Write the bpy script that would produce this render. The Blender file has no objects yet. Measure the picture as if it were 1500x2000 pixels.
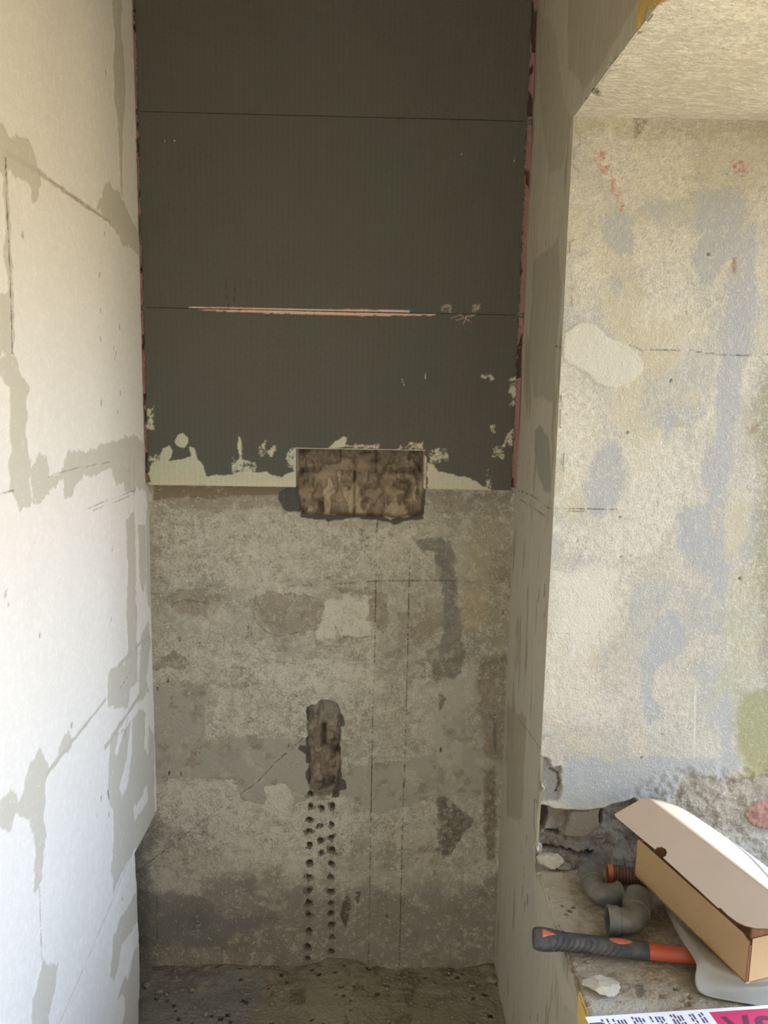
import bpy, bmesh, math, random
import numpy as np
from mathutils import Vector, Matrix

# ------------------------------------------------------------------ camera
F = 1550.0
CAMZ = 1.55
_Y = np.array([-30., 240., -F]); _Y /= np.linalg.norm(_Y)
_X = np.array([1, -.015, 0.]); _X[2] = -(_X[0]*_Y[0] + _X[1]*_Y[1])/_Y[2]; _X /= np.linalg.norm(_X)
_Z = np.cross(_X, _Y)
ROT = np.array([_X, _Y, _Z])
CAM = np.array([0, 0, CAMZ])
scene = bpy.context.scene
cd = bpy.data.cameras.new('camera'); cam = bpy.data.objects.new('camera', cd)
scene.collection.objects.link(cam)
m = Matrix.Identity(4)
for i in range(3):
    for j in range(3):
        m[i][j] = ROT[i][j]
    m[i][3] = CAM[i]
cam.matrix_world = m
cd.sensor_fit = 'VERTICAL'; cd.sensor_height = 36; cd.lens = 36*F/2000; cd.clip_start = .02
scene.camera = cam

# ------------------------------------------------------------------ light
scene.view_settings.view_transform = 'Standard'
scene.view_settings.look = 'None'
scene.view_settings.gamma = 1
scene.view_settings.exposure = 0.15
scene.cycles.max_bounces = 10
scene.cycles.diffuse_bounces = 8
w = bpy.data.worlds.new('world'); scene.world = w; w.use_nodes = True
nt = w.node_tree; nt.nodes.clear()
out = nt.nodes.new('ShaderNodeOutputWorld'); bg = nt.nodes.new('ShaderNodeBackground')
tc = nt.nodes.new('ShaderNodeTexCoord'); sx = nt.nodes.new('ShaderNodeSeparateXYZ'); rp = nt.nodes.new('ShaderNodeValToRGB')
mr = nt.nodes.new('ShaderNodeMapRange'); mr.inputs[1].default_value = -1; mr.inputs[2].default_value = 1
nt.links.new(tc.outputs['Generated'], sx.inputs[0]); nt.links.new(sx.outputs[2], mr.inputs[0]); nt.links.new(mr.outputs[0], rp.inputs[0])
SKY = [(0.0, (.70, .58, .40)), (.45, (1.15, .97, .66)), (.52, (1.55, 1.46, 1.25)), (.60, (1.8, 2.15, 2.9)), (.72, (1.7, 2.2, 3.2)), (.82, (.7, .9, 1.3)), (1.0, (.35, .45, .6))]
e = rp.color_ramp.elements
e[0].position, e[0].color = SKY[0][0], (*SKY[0][1], 1)
e[1].position, e[1].color = SKY[-1][0], (*SKY[-1][1], 1)
for p, c in SKY[1:-1]:
    k = e.new(p); k.color = (*c, 1)
# sky weighted dimmer towards the near side, added to keep the jamb darker
mr2 = nt.nodes.new('ShaderNodeMapRange'); mr2.inputs[1].default_value = -.8; mr2.inputs[2].default_value = .5
mr2.inputs[3].default_value = 1.5; mr2.inputs[4].default_value = 6.9
nt.links.new(sx.outputs[1], mr2.inputs[0]); nt.links.new(mr2.outputs[0], bg.inputs[1])
nt.links.new(rp.outputs[0], bg.inputs[0])
nt.links.new(bg.outputs[0], out.inputs[0])

XL, XR, YB = -.537, .365, 1.94          # niche: left wall, right wall, far wall
YJ, ZS, ZH, XO = 1.525, .565, 2.047, 1.02  # window reveal: far jamb, sill, head, outer face
YN = .62                                 # near jamb of the window (behind the frame edge)
YR, XLR, ZC = -1.6, -.537, 2.75           # room behind the camera, ceiling

def area(name, loc, rot, sx_, sy_, power, col, portal=False):
    l = bpy.data.lights.new(name, 'AREA'); l.shape = 'RECTANGLE'; l.size = sx_; l.size_y = sy_; l.energy = power; l.color = col
    o = bpy.data.objects.new(name, l); o.location = loc; o.rotation_euler = rot; scene.collection.objects.link(o)
    if portal: l.cycles.is_portal = True
    return o
# the daylight comes in through the window opening: a portal guides the sampling
area('window_portal', (XO + .02, (YJ+YN)/2, (ZS+ZH)/2), (0, math.radians(90), 0), ZH-ZS, YJ-YN, 1, (1, 1, 1), True)
# unseen fill light added behind the camera to brighten the back and right walls
area('fill_behind_camera', (-.05, YR + .05, 1.05), (math.radians(90), 0, 0), .75, 1.7, 23, (1, .96, .87))

# ------------------------------------------------------------------ geometry helpers
def ray(px, py): return ROT @ np.array([px-750., -(py-1000.), -F])
def onX(px, py, x): d = ray(px, py); return CAM + d*(x-CAM[0])/d[0]
def onY(px, py, y): d = ray(px, py); return CAM + d*(y-CAM[1])/d[1]
def onZ(px, py, z): d = ray(px, py); return CAM + d*(z-CAM[2])/d[2]
def S(r, g, b):
    f = lambda c: (c/255/12.92) if c/255 <= .04045 else ((c/255+.055)/1.055)**2.4
    return np.array([f(r), f(g), f(b)])
_rng = np.random.RandomState(7)
_T = _rng.rand(8, 256, 256).astype(np.float32)
def vnoise(u, v, f, seed=0):
    a = u*f + 31.7*seed; b = v*f + 17.3*seed
    ia = np.floor(a).astype(int); ib = np.floor(b).astype(int)
    fa = a-ia; fb = b-ib; fa = fa*fa*(3-2*fa); fb = fb*fb*(3-2*fb)
    T = _T[seed % 8]
    g = lambda i, j: T[i & 255, j & 255]
    return (g(ia, ib)*(1-fa)+g(ia+1, ib)*fa)*(1-fb) + (g(ia, ib+1)*(1-fa)+g(ia+1, ib+1)*fa)*fb
def fbm(u, v, f, seed=0, octv=4, gain=.5):
    s = 0; a = 1; t = 0
    for k in range(octv):
        s = s + a*(vnoise(u, v, f*2**k, seed+k)-.5); t += a; a *= gain
    return s/t*2      # about -1..1
def sstep(x): x = np.clip(x, 0, 1); return x*x*(3-2*x)

def sd_poly(pu, pv, P):
    d = np.full(pu.shape, 1e9); inside = np.zeros(pu.shape, bool); n = len(P)
    for i in range(n):
        ax, ay = P[i]; bx, by = P[(i+1) % n]
        ex, ey = bx-ax, by-ay; wx, wy = pu-ax, pv-ay
        t = np.clip((wx*ex+wy*ey)/(ex*ex+ey*ey+1e-12), 0, 1)
        d = np.minimum(d, (wx-ex*t)**2+(wy-ey*t)**2)
        c = ((ay <= pv) & (by > pv)) | ((by <= pv) & (ay > pv))
        with np.errstate(divide='ignore', invalid='ignore'):
            xi = ax + (pv-ay)*ex/(ey if abs(ey) > 1e-12 else 1e-12)
        inside ^= c & (pu < xi)
    d = np.sqrt(d); return np.where(inside, -d, d)
def sd_line(pu, pv, P):
    d = np.full(pu.shape, 1e9)
    for i in range(len(P)-1):
        ax, ay = P[i]; bx, by = P[i+1]
        ex, ey = bx-ax, by-ay; wx, wy = pu-ax, pv-ay
        t = np.clip((wx*ex+wy*ey)/(ex*ex+ey*ey+1e-12), 0, 1)
        d = np.minimum(d, (wx-ex*t)**2+(wy-ey*t)**2)
    return np.sqrt(d)

class Field:
    """A wall or floor surface as a fine relief: height H along the normal, plaster colour C, paint coverage V."""
    def __init__(s, axes, plane, us, vs, sign, base, cov=.0):
        s.axes, s.plane, s.sign = axes, plane, sign
        s.us, s.vs = np.asarray(us), np.asarray(vs)
        s.U, s.V_ = np.meshgrid(s.us, s.vs)
        s.H = np.zeros(s.U.shape); s.C = np.ones(s.U.shape+(3,))*base; s.cov = np.full(s.U.shape, cov)
        s.keep = None
    def uv(s, p):
        a = s.axes
        if a == 'XZ': q = onY(p[0], p[1], s.plane); return (q[0], q[2])
        if a == 'YZ': q = onX(p[0], p[1], s.plane); return (q[1], q[2])
        q = onZ(p[0], p[1], s.plane); return (q[0], q[1])
    def sub(s, P, m):
        u0, u1 = min(p[0] for p in P)-m, max(p[0] for p in P)+m
        v0, v1 = min(p[1] for p in P)-m, max(p[1] for p in P)+m
        i0, i1 = np.searchsorted(s.us, [u0, u1]); j0, j1 = np.searchsorted(s.vs, [v0, v1])
        return (slice(j0, j1), slice(i0, i1))
    def apply(s, sl, a, col=None, cov=None, h=None, hset=None):
        if col is not None: s.C[sl] = s.C[sl]*(1-a[..., None]) + np.asarray(col)*a[..., None]
        if cov is not None: s.cov[sl] = s.cov[sl]*(1-a) + cov*a
        if h is not None: s.H[sl] += h*a
        if hset is not None: s.H[sl] = s.H[sl]*(1-a) + hset*a
    def warp(s, U, V, amp, fr, seed):
        if amp <= 0: return 0
        return amp*fbm(U, V, fr, seed, 4, .6)
    def poly(s, pts, col=None, cov=None, h=None, hset=None, soft=.003, warp=.004, fr=60, al=1, seed=1, px=True, tex=0, grow=0):
        P = [s.uv(p) for p in pts] if px else pts
        sl = s.sub(P, warp*1.5+soft+.004); U, V = s.U[sl], s.V_[sl]
        if U.size == 0: return
        d = sd_poly(U, V, P) + s.warp(U, V, warp, fr, seed) - grow
        a = sstep(.5 - d/max(soft, 1e-4))*al
        if tex: a = a*np.clip(1+tex*fbm(U, V, 120, seed+3, 4, .7)*2, 0, 1.3)
        s.apply(sl, np.clip(a, 0, 1), col, cov, h, hset)
    def line(s, pts, wd, col=None, cov=None, h=None, soft=.0012, warp=.0006, fr=80, al=1, seed=2, px=True, brk=0):
        P = [s.uv(p) for p in pts] if px else pts
        sl = s.sub(P, wd+.006); U, V = s.U[sl], s.V_[sl]
        if U.size == 0: return
        d = sd_line(U, V, P) + s.warp(U, V, warp, fr, seed) - wd/2
        a = sstep(.5-d/soft)*al
        if brk: a = a*np.clip(1.1+brk*fbm(U, V, 60, seed+2, 3)*2.5, 0, 1)
        s.apply(sl, a, col, cov, h)
    def blobs(s, pts, r, **k):
        for i, p in enumerate(pts):
            c = s.uv(p)
            s.poly([(c[0]+r*math.cos(t), c[1]+r*math.sin(t)) for t in np.linspace(0, 6.28, 9)[:-1]], px=False, seed=i, **k)
    def mottle(s, col, f, thr, soft=.15, al=.6, seed=0, su=1, sv=1, cov=None, octv=5):
        n = fbm(s.U*su, s.V_*sv, f, seed, octv, .6)
        a = sstep((n-thr)/soft)*al
        s.apply((slice(None), slice(None)), a, col, cov)
    def vary(s, f, amp, seed=0, su=1, sv=1):
        n = fbm(s.U*su, s.V_*sv, f, seed, 4, .6)
        s.C *= (1+amp*n)[..., None]
    def build(s, name, mat, parent=None, backing=False):
        ny, nx = s.U.shape; P = np.zeros((ny*nx, 3))
        hh = s.plane + s.sign*s.H
        comp = {'XZ': (s.U, hh, s.V_), 'YZ': (hh, s.U, s.V_), 'XY': (s.U, s.V_, hh)}[s.axes]
        for k in range(3): P[:, k] = comp[k].ravel()
        idx = np.arange(ny*nx).reshape(ny, nx)
        q = np.stack([idx[:-1, :-1], idx[:-1, 1:], idx[1:, 1:], idx[1:, :-1]], -1)
        if s.keep is not None: q = q[s.keep]
        else: q = q.reshape(-1, 4)
        flip = {('XZ', -1): False, ('XZ', 1): True, ('YZ', 1): False, ('YZ', -1): True, ('XY', 1): False, ('XY', -1): True}[(s.axes, s.sign)]
        if flip: q = q[:, ::-1]
        used = np.zeros(ny*nx, bool); used[q.ravel()] = True
        remap = np.cumsum(used)-1; q = remap[q]; P = P[used]
        me = bpy.data.meshes.new(name)
        me.vertices.add(len(P)); me.vertices.foreach_set('co', P.astype(np.float32).ravel())
        me.loops.add(q.size); me.loops.foreach_set('vertex_index', q.astype(np.int32).ravel())
        me.polygons.add(len(q)); me.polygons.foreach_set('loop_start', (np.arange(len(q))*4).astype(np.int32))
        me.polygons.foreach_set('loop_total', np.full(len(q), 4, np.int32))
        me.polygons.foreach_set('use_smooth', np.ones(len(q), bool))
        me.update(calc_edges=True)
        a = me.attributes.new('Col', 'FLOAT_COLOR', 'POINT')
        c4 = np.ones((len(P), 4), np.float32); c4[:, :3] = np.clip(s.C.reshape(-1, 3)[used], .005, .95); c4[:, 3] = s.cov.ravel()[used]
        a.data.foreach_set('color', c4.ravel())
        b = me.attributes.new('Cov', 'FLOAT', 'POINT'); b.data.foreach_set('value', s.cov.ravel()[used].astype(np.float32))
        me.materials.append(mat)
        o = bpy.data.objects.new(name, me); scene.collection.objects.link(o); o.parent = parent
        return o

def axis(*segs):
    """piecewise grid: (start, end, step) joined"""
    r = []
    for a, b, st in segs:
        n = max(1, int(round((b-a)/st))); r.append(np.linspace(a, b, n+1)[:-1] if (a, b) != segs[-1][:2] else np.linspace(a, b, n+1))
    return np.concatenate(r)

# ------------------------------------------------------------------ materials
def newmat(name):
    mt = bpy.data.materials.new(name); mt.use_nodes = True
    return mt, mt.node_tree, mt.node_tree.nodes['Principled BSDF']
def mix(nt, f, a, b, mode='MIX'):
    n = nt.nodes.new('ShaderNodeMix'); n.data_type = 'RGBA'; n.blend_type = mode
    for i, x in ((0, f), (6, a), (7, b)):
        if hasattr(x, 'is_linked'): nt.links.new(x, n.inputs[i])
        elif isinstance(x, (int, float)): n.inputs[i].default_value = x
        else: n.inputs[i].default_value = (*x, 1)
    return n.outputs[2]
def math_(nt, op, a, b=0., c=None):
    n = nt.nodes.new('ShaderNodeMath'); n.operation = op
    for i, x in enumerate((a, b) if c is None else (a, b, c)):
        if hasattr(x, 'is_linked'): nt.links.new(x, n.inputs[i])
        else: n.inputs[i].default_value = x
    return n.outputs[0]
def noise(nt, scale, detail=4, rough=.6, vec=(1, 1, 1), dist=0):
    tc = nt.nodes.new('ShaderNodeTexCoord'); mp = nt.nodes.new('ShaderNodeMapping'); mp.inputs['Scale'].default_value = vec
    n = nt.nodes.new('ShaderNodeTexNoise'); n.inputs['Scale'].default_value = scale; n.inputs['Detail'].default_value = detail
    n.inputs['Roughness'].default_value = rough; n.inputs['Distortion'].default_value = dist
    nt.links.new(tc.outputs['Object'], mp.inputs[0]); nt.links.new(mp.outputs[0], n.inputs['Vector'])
    return n.outputs[0]
def maprange(nt, x, a, b, c=0., d=1.):
    n = nt.nodes.new('ShaderNodeMapRange')
    for i, v in enumerate((x, a, b, c, d)):
        if hasattr(v, 'is_linked'): nt.links.new(v, n.inputs[i])
        else: n.inputs[i].default_value = v
    return n.outputs[0]
def bump(nt, bs, h, dist, strength=1.):
    b = nt.nodes.new('ShaderNodeBump'); b.inputs['Distance'].default_value = dist; b.inputs['Strength'].default_value = strength
    nt.links.new(h, b.inputs['Height']); nt.links.new(b.outputs[0], bs.inputs['Normal'])
def plaster(name, paint, grain=.10, bumpd=.0015, vec=(1, 1, 1), fine=210, coarse=60, rough=.9, contrast=.10):
    mt, nt, bs = newmat(name)
    at = nt.nodes.new('ShaderNodeAttribute'); at.attribute_name = 'Col'
    cv = nt.nodes.new('ShaderNodeAttribute'); cv.attribute_name = 'Cov'
    n1 = noise(nt, fine, 5, .65, vec); n2 = noise(nt, coarse, 5, .6, vec)
    v = math_(nt, 'ADD', math_(nt, 'MULTIPLY', n1, .55), math_(nt, 'MULTIPLY', n2, .45))
    thr = maprange(nt, cv.outputs['Fac'], 0, 1, .68, .36)
    f = maprange(nt, math_(nt, 'SUBTRACT', v, thr), -contrast, contrast)
    c = mix(nt, f, at.outputs['Color'], paint)
    g = noise(nt, 420, 3, .7); g2 = maprange(nt, g, .25, .75, 1-grain, 1+grain)
    gc = nt.nodes.new('ShaderNodeCombineColor'); [nt.links.new(g2, gc.inputs[i]) for i in range(3)]
    c = mix(nt, 1., c, gc.outputs[0], 'MULTIPLY')
    nt.links.new(c, bs.inputs['Base Color']); bs.inputs['Roughness'].default_value = rough
    bs.inputs['Specular IOR Level'].default_value = .2
    bh = math_(nt, 'ADD', v, math_(nt, 'MULTIPLY', f, .12))
    bump(nt, bs, bh, bumpd*4)
    return mt
def simple(name, col, rough=.6, var=.12, scale=60, bumpd=.0004, metal=0, spec=.4, vec=(1, 1, 1), dust=None, dustf=.5):
    mt, nt, bs = newmat(name)
    n = noise(nt, scale, 5, .6, vec)
    c = mix(nt, maprange(nt, n, .3, .7), [x*(1-var) for x in col], [min(1, x*(1+var)) for x in col])
    if dust is not None:
        c = mix(nt, maprange(nt, noise(nt, 35, 6, .7), .45, .65, 0, dustf), c, dust)
    nt.links.new(c, bs.inputs['Base Color']); bs.inputs['Roughness'].default_value = rough
    bs.inputs['Metallic'].default_value = metal; bs.inputs['Specular IOR Level'].default_value = spec
    bump(nt, bs, n, bumpd)
    return mt

M = {}
M['left'] = plaster('aerated_block', S(240, 236, 226), grain=.035, bumpd=.0003, fine=260)
M['back'] = plaster('old_render', S(196, 190, 171), grain=.12, bumpd=.0013, contrast=.09)
M['right'] = plaster('brushed_render', S(186, 180, 163), grain=.06, bumpd=.0008, vec=(1, 1, .16), fine=150, coarse=40)
M['jamb'] = plaster('jamb_render', S(201, 195, 177), grain=.08, bumpd=.0012, fine=260, coarse=80)
M['soffit'] = plaster('soffit_render', S(208, 202, 186), grain=.07, bumpd=.0013, vec=(.6, 1.2, 1), fine=120)
M['sill'] = plaster('sill_mortar', S(190, 178, 152), grain=.13, bumpd=.0018, fine=130)
M['floor'] = plaster('dusty_floor', S(158, 149, 128), grain=.16, bumpd=.0022, fine=110)
M['mass'] = simple('masonry', S(188, 182, 170), .95)
M['ceil'] = simple('ceiling_plaster', S(200, 190, 170), .95)

def board_mat():
    mt, nt, bs = newmat('cement_board_fabric')
    at = nt.nodes.new('ShaderNodeAttribute'); at.attribute_name = 'Col'
    tc = nt.nodes.new('ShaderNodeTexCoord'); sp = nt.nodes.new('ShaderNodeSeparateXYZ'); nt.links.new(tc.outputs['Object'], sp.inputs[0])
    def lines(o, per):
        s = math_(nt, 'SINE', math_(nt, 'MULTIPLY', o, 2*math.pi/per)); return s
    a = lines(sp.outputs[0], .0125); b = lines(sp.outputs[0], .0044); c = lines(sp.outputs[2], .0042)
    h = math_(nt, 'ADD', math_(nt, 'MULTIPLY', a, .5), math_(nt, 'ADD', math_(nt, 'MULTIPLY', b, .35), math_(nt, 'MULTIPLY', c, .4)))
    n = noise(nt, 300, 4, .7); n2 = noise(nt, 5, 3, .5)
    v = math_(nt, 'ADD', maprange(nt, h, -1.2, 1.2, -.06, .06), maprange(nt, n, .25, .75, .84, 1.16))
    gc = nt.nodes.new('ShaderNodeCombineColor'); [nt.links.new(v, gc.inputs[i]) for i in range(3)]
    col = mix(nt, 1., at.outputs['Color'], gc.outputs[0], 'MULTIPLY')
    tint = mix(nt, maprange(nt, n2, .4, .6), (1.04, .98, .98), (.96, 1.02, 1.0))
    col = mix(nt, 1., col, tint, 'MULTIPLY')
    nt.links.new(col, bs.inputs['Base Color']); bs.inputs['Roughness'].default_value = .85; bs.inputs['Specular IOR Level'].default_value = .25
    bump(nt, bs, math_(nt, 'ADD', math_(nt, 'MULTIPLY', h, .3), n), .0006)
    return mt
M['board'] = board_mat()
M['foam'] = plaster('pink_foam', S(186, 148, 138), grain=.2, bumpd=.002)

def struct(o): o['kind'] = 'structure'; return o
def tag(o, label, cat, group=None, kind=None):
    o['label'] = label; o['category'] = cat
    if group: o['group'] = group
    if kind: o['kind'] = kind
    return o
def empty(name, loc, rz=0):
    o = bpy.data.objects.new(name, None); o.location = loc; o.rotation_euler = (0, 0, rz); o.empty_display_size = .05
    scene.collection.objects.link(o); return o
def obj(name, bm, mat, parent=None, smooth=False):
    me = bpy.data.meshes.new(name); bmesh.ops.recalc_face_normals(bm, faces=bm.faces); bm.to_mesh(me); bm.free()
    for mt in (mat if isinstance(mat, (list, tuple)) else [mat]): me.materials.append(mt)
    if smooth: me.polygons.foreach_set('use_smooth', [True]*len(me.polygons))
    o = bpy.data.objects.new(name, me); scene.collection.objects.link(o)
    if parent is not None:
        o.parent = parent; o.matrix_parent_inverse = mw(parent).inverted()
    return o
def mw(o):
    m = Matrix.Translation(o.location) @ o.rotation_euler.to_matrix().to_4x4()
    return m
def box(bm, a, b):
    vs = [bm.verts.new((x, y, z)) for x in (a[0], b[0]) for y in (a[1], b[1]) for z in (a[2], b[2])]
    for f in ((0, 1, 3, 2), (4, 6, 7, 5), (0, 4, 5, 1), (2, 3, 7, 6), (0, 2, 6, 4), (1, 5, 7, 3)):
        bm.faces.new([vs[i] for i in f])
def boxes(name, lst, mat, parent=None):
    bm = bmesh.new()
    for a, b in lst: box(bm, a, b)
    return obj(name, bm, mat, parent)

# ================================================================== wall_back
zb = lambda y: onY(650, y, YB)[2]
grey = S(162, 156, 138); smoothg = S(157, 153, 136); dk = S(108, 103, 92); brown = S(128, 113, 92); lightc = S(205, 198, 176)
xa, xb_ = onY(585, 1600, YB)[0], onY(680, 1600, YB)[0]
fb = Field('XZ', YB, axis((-.66, xa, .0024), (xa, xb_, .0012), (xb_, XR+.01, .0024)),
           axis((-.05, zb(1900), .01), (zb(1900), zb(1550), .0013), (zb(1550), zb(870), .0022), (zb(870), 2.76, .05)), -1, grey, .42)
fb.H += .0016*fbm(fb.U, fb.V_, 9, 2, 4)
fb.vary(4, .10, 3); fb.vary(18, .10, 5)
fb.cov += .20*fbm(fb.U, fb.V_, 7, 4, 4)
fb.mottle(S(138, 128, 106), 10, .15, .2, .5, 6)
fb.mottle(S(172, 166, 148), 8, .28, .2, .5, 1)
# lighter paint
for P, cv in (([(300, 1010), (560, 1005), (700, 1030), (850, 1020), (845, 1120), (560, 1135), (430, 1120), (300, 1130)], .62),
              ([(400, 1130), (620, 1180), (600, 1150), (440, 1110), (320, 1120), (330, 1145)], .7),
              ([(635, 1165), (720, 1165), (730, 1240), (650, 1245), (600, 1230)], .95),
              ([(300, 1245), (480, 1250), (620, 1285), (730, 1240), (735, 1330), (560, 1350), (420, 1330), (300, 1330)], .62),
              ([(480, 1300), (600, 1290), (700, 1295), (760, 1350), (700, 1400), (560, 1400)], .75),
              ([(420, 1340), (600, 1350), (600, 1440), (400, 1445)], .62),
              ([(665, 1360), (850, 1330), (850, 1480), (670, 1500)], .5),
              ([(303, 1522), (455, 1520), (480, 1550), (600, 1555), (700, 1560), (730, 1600), (620, 1700), (460, 1700), (400, 1640), (310, 1610)], .72),
              ([(700, 1550), (790, 1540), (850, 1560), (850, 1650), (720, 1650)], .55)):
    fb.poly(P, cov=cv, soft=.03, warp=.03, fr=25, al=.9)
# smooth grey patches of filler
for P in ([(300, 1490), (400, 1470), (440, 1442), (490, 1437), (520, 1444), (598, 1444), (605, 1560), (545, 1580), (470, 1562), (462, 1522), (300, 1519)],
          [(668, 1520), (700, 1497), (790, 1485), (905, 1462), (985, 1466), (985, 1500), (930, 1560), (850, 1550), (800, 1575), (735, 1590), (690, 1558), (668, 1555)],
          [(385, 1350), (403, 1345), (398, 1440), (410, 1475), (400, 1490), (388, 1480), (392, 1430)],
          [(300, 1340), (345, 1350), (385, 1360), (388, 1440), (360, 1485), (300, 1490)]):
    fb.poly(P, col=smoothg, cov=.08, soft=.004, warp=.006, fr=40, h=.001, al=.95)
fb.poly([(515, 1535), (560, 1530), (575, 1560), (572, 1590), (510, 1585), (520, 1560)], col=grey, cov=.8, warp=.006, soft=.004)
# brown-grey bare patches where the skim broke off
for P in ([(320, 1170), (345, 1153), (400, 1150), (430, 1165), (428, 1195), (400, 1205), (345, 1200)],
          [(488, 1172), (520, 1158), (600, 1160), (635, 1180), (625, 1225), (590, 1240), (545, 1240), (515, 1225), (505, 1200)],
          [(720, 1172), (740, 1155), (757, 1165), (760, 1210), (750, 1245), (735, 1215), (715, 1210)],
          [(778, 1200), (800, 1195), (850, 1192), (868, 1210), (850, 1235), (835, 1255), (812, 1265), (798, 1230), (778, 1290)],
          [(310, 1285), (350, 1275), (375, 1295), (350, 1306), (300, 1306)],
          [(655, 1150), (730, 1150), (750, 1162), (700, 1165)],
          [(300, 955), (560, 950), (560, 985), (430, 1000), (300, 985)],
          [(830, 960), (998, 965), (996, 1010), (850, 1000)]):
    fb.poly(P, col=S(146, 136, 117), cov=.22, h=-.0022, soft=.004, warp=.011, fr=45, al=.75, tex=.35)
fb.poly([(300, 948), (575, 948), (575, 962), (430, 972), (300, 975)], col=S(120, 104, 80), cov=.1, soft=.006, warp=.008, fr=35, al=.8)
fb.line([(488, 1172), (500, 1215), (520, 1235), (545, 1243), (580, 1236)], .002, col=S(120, 110, 92), h=-.003, brk=.3)
fb.line([(335, 1195), (337, 1180), (360, 1172), (400, 1178), (420, 1175)], .002, col=S(120, 110, 92), h=-.003, brk=.3)
fb.line([(500, 1265), (520, 1285), (545, 1295), (590, 1298), (625, 1280), (660, 1262)], .003, col=S(150, 140, 120), h=-.002, brk=.5)
fb.line([(515, 1285), (540, 1315)], .003, col=S(150, 140, 120), h=-.002)
fb.line([(630, 1240), (690, 1247), (728, 1245)], .006, col=S(140, 130, 108), h=-.002, warp=.003)
fb.line([(690, 1250), (692, 1270), (682, 1285)], .006, col=S(140, 130, 108), h=-.002, warp=.003)
fb.line([(560, 1145), (650, 1142), (730, 1135), (870, 1134), (990, 1140)], .0022, col=S(112, 104, 86), h=-.003, brk=.9, warp=.003)
fb.line([(300, 1128), (400, 1125), (470, 1130)], .0022, col=S(125, 115, 95), h=-.002, brk=1.2, warp=.003)
# dark grey cement swathe on the right and its companions
fb.poly([(815, 1052), (845, 1048), (880, 1056), (888, 1085), (890, 1130), (897, 1180), (902, 1230), (905, 1270), (900, 1315), (882, 1325), (868, 1318), (860, 1270), (866, 1180), (860, 1110), (845, 1080), (818, 1070)],
        col=S(112, 109, 99), cov=.08, soft=.008, warp=.012, fr=45, al=.72, tex=.3)
fb.poly([(835, 1270), (870, 1255), (875, 1320), (850, 1330), (838, 1300)], col=S(128, 122, 108), cov=.15, soft=.008, warp=.01, fr=30, al=.8)
fb.poly([(935, 1290), (990, 1270), (985, 1500), (950, 1480), (930, 1380)], col=S(134, 123, 103), cov=.15, tex=.5, soft=.02, warp=.02, fr=25, al=.8)
fb.poly([(920, 1010), (998, 1010), (990, 1280), (950, 1270), (925, 1160)], col=S(154, 143, 119), cov=.3, soft=.03, warp=.02, fr=20, al=.75)
fb.poly([(898, 1160), (950, 1150), (948, 1210), (920, 1235), (900, 1220)], col=S(172, 156, 122), cov=.3, soft=.015, warp=.014, al=.6)
fb.poly([(865, 1330), (905, 1322), (903, 1400), (908, 1440), (902, 1495), (855, 1490), (845, 1440), (850, 1400)], col=S(168, 163, 146), cov=.15, soft=.004, warp=.006, al=.9, h=.001)
fb.poly([(855, 1345), (872, 1365), (858, 1390)], col=S(118, 110, 94), soft=.004, warp=.004)
fb.poly([(963, 1395), (969, 1395), (970, 1470), (966, 1475), (963, 1440)], col=dk, soft=.003, warp=.003)
fb.poly([(945, 1500), (968, 1495), (966, 1680), (952, 1680), (946, 1600)], col=S(118, 106, 88), cov=.05, tex=.5, soft=.012, warp=.01, al=.8)
fb.poly([(855, 1553), (880, 1560), (905, 1585), (926, 1600), (905, 1630), (880, 1670), (865, 1678), (855, 1665)], col=S(98, 90, 76), cov=.05, soft=.008, warp=.012, fr=60, al=.8, tex=.4)
# darker tone low on the wall with a soft ragged upper edge
DB = S(124, 119, 107)
fb.poly([(200, 1612), (275, 1612), (300, 1625), (345, 1618), (395, 1618), (370, 1632), (310, 1640), (290, 1700), (300, 1738), (380, 1742), (430, 1725), (520, 1725), (600, 1728), (700, 1745), (800, 1735), (870, 1738), (1010, 1690), (1010, 1960), (200, 1960)],
        col=DB, cov=.2, soft=.06, warp=.055, fr=14, al=.8)
fb.mottle(S(126, 120, 105), 9, .1, .35, .35, 2)
fb.mottle(S(120, 108, 86), 42, .25, .15, .45, 5)
fb.mottle(S(186, 178, 156), 34, .28, .15, .4, 3)
fb.poly([(200, 1738), (330, 1742), (395, 1752), (440, 1785), (545, 1795), (400, 1850), (200, 1850)], col=S(108, 106, 100), cov=.05, soft=.02, warp=.012, fr=20, al=.6)
fb.line([(425, 1778), (450, 1785), (548, 1796)], .002, col=S(85, 80, 70), brk=.9)
fb.poly([(672, 1752), (680, 1748), (685, 1775), (676, 1812), (670, 1805), (664, 1785)], col=S(88, 82, 68), soft=.002, warp=.003)
fb.poly([(694, 1742), (704, 1742), (700, 1765), (696, 1760)], col=S(88, 82, 68), soft=.002, warp=.003)
fb.mottle(S(92, 84, 66), 14, .22, .15, .25, 3)
# pencil and chalk-line marks
pen = S(62, 54, 42)
fb.line([(737, 1017), (735, 1120), (733, 1210), (728, 1400), (724, 1600), (719, 1885)], .0019, col=pen, brk=.35, warp=.0012)
fb.line([(737, 1017), (736, 1052)], .003, col=pen)
fb.line([(801, 1017), (798, 1200), (793, 1400), (787, 1600), (780, 1885)], .0019, col=pen, brk=.35, warp=.0012)
fb.line([(641, 1017), (640, 1050)], .002, col=pen, brk=.3)
fb.line([(594, 1440), (540, 1487), (500, 1530), (460, 1556), (400, 1600), (330, 1655), (255, 1712)], .0018, col=S(78, 72, 62), warp=.0015, brk=.25)
fb.line([(307, 1740), (307, 1835)], .0015, col=S(80, 78, 72))
fb.line([(603, 1562), (603, 1800)], .0012, col=S(110, 100, 84), brk=.3)
fb.line([(652, 1560), (651, 1880)], .0012, col=S(90, 82, 68), brk=.3)
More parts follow.
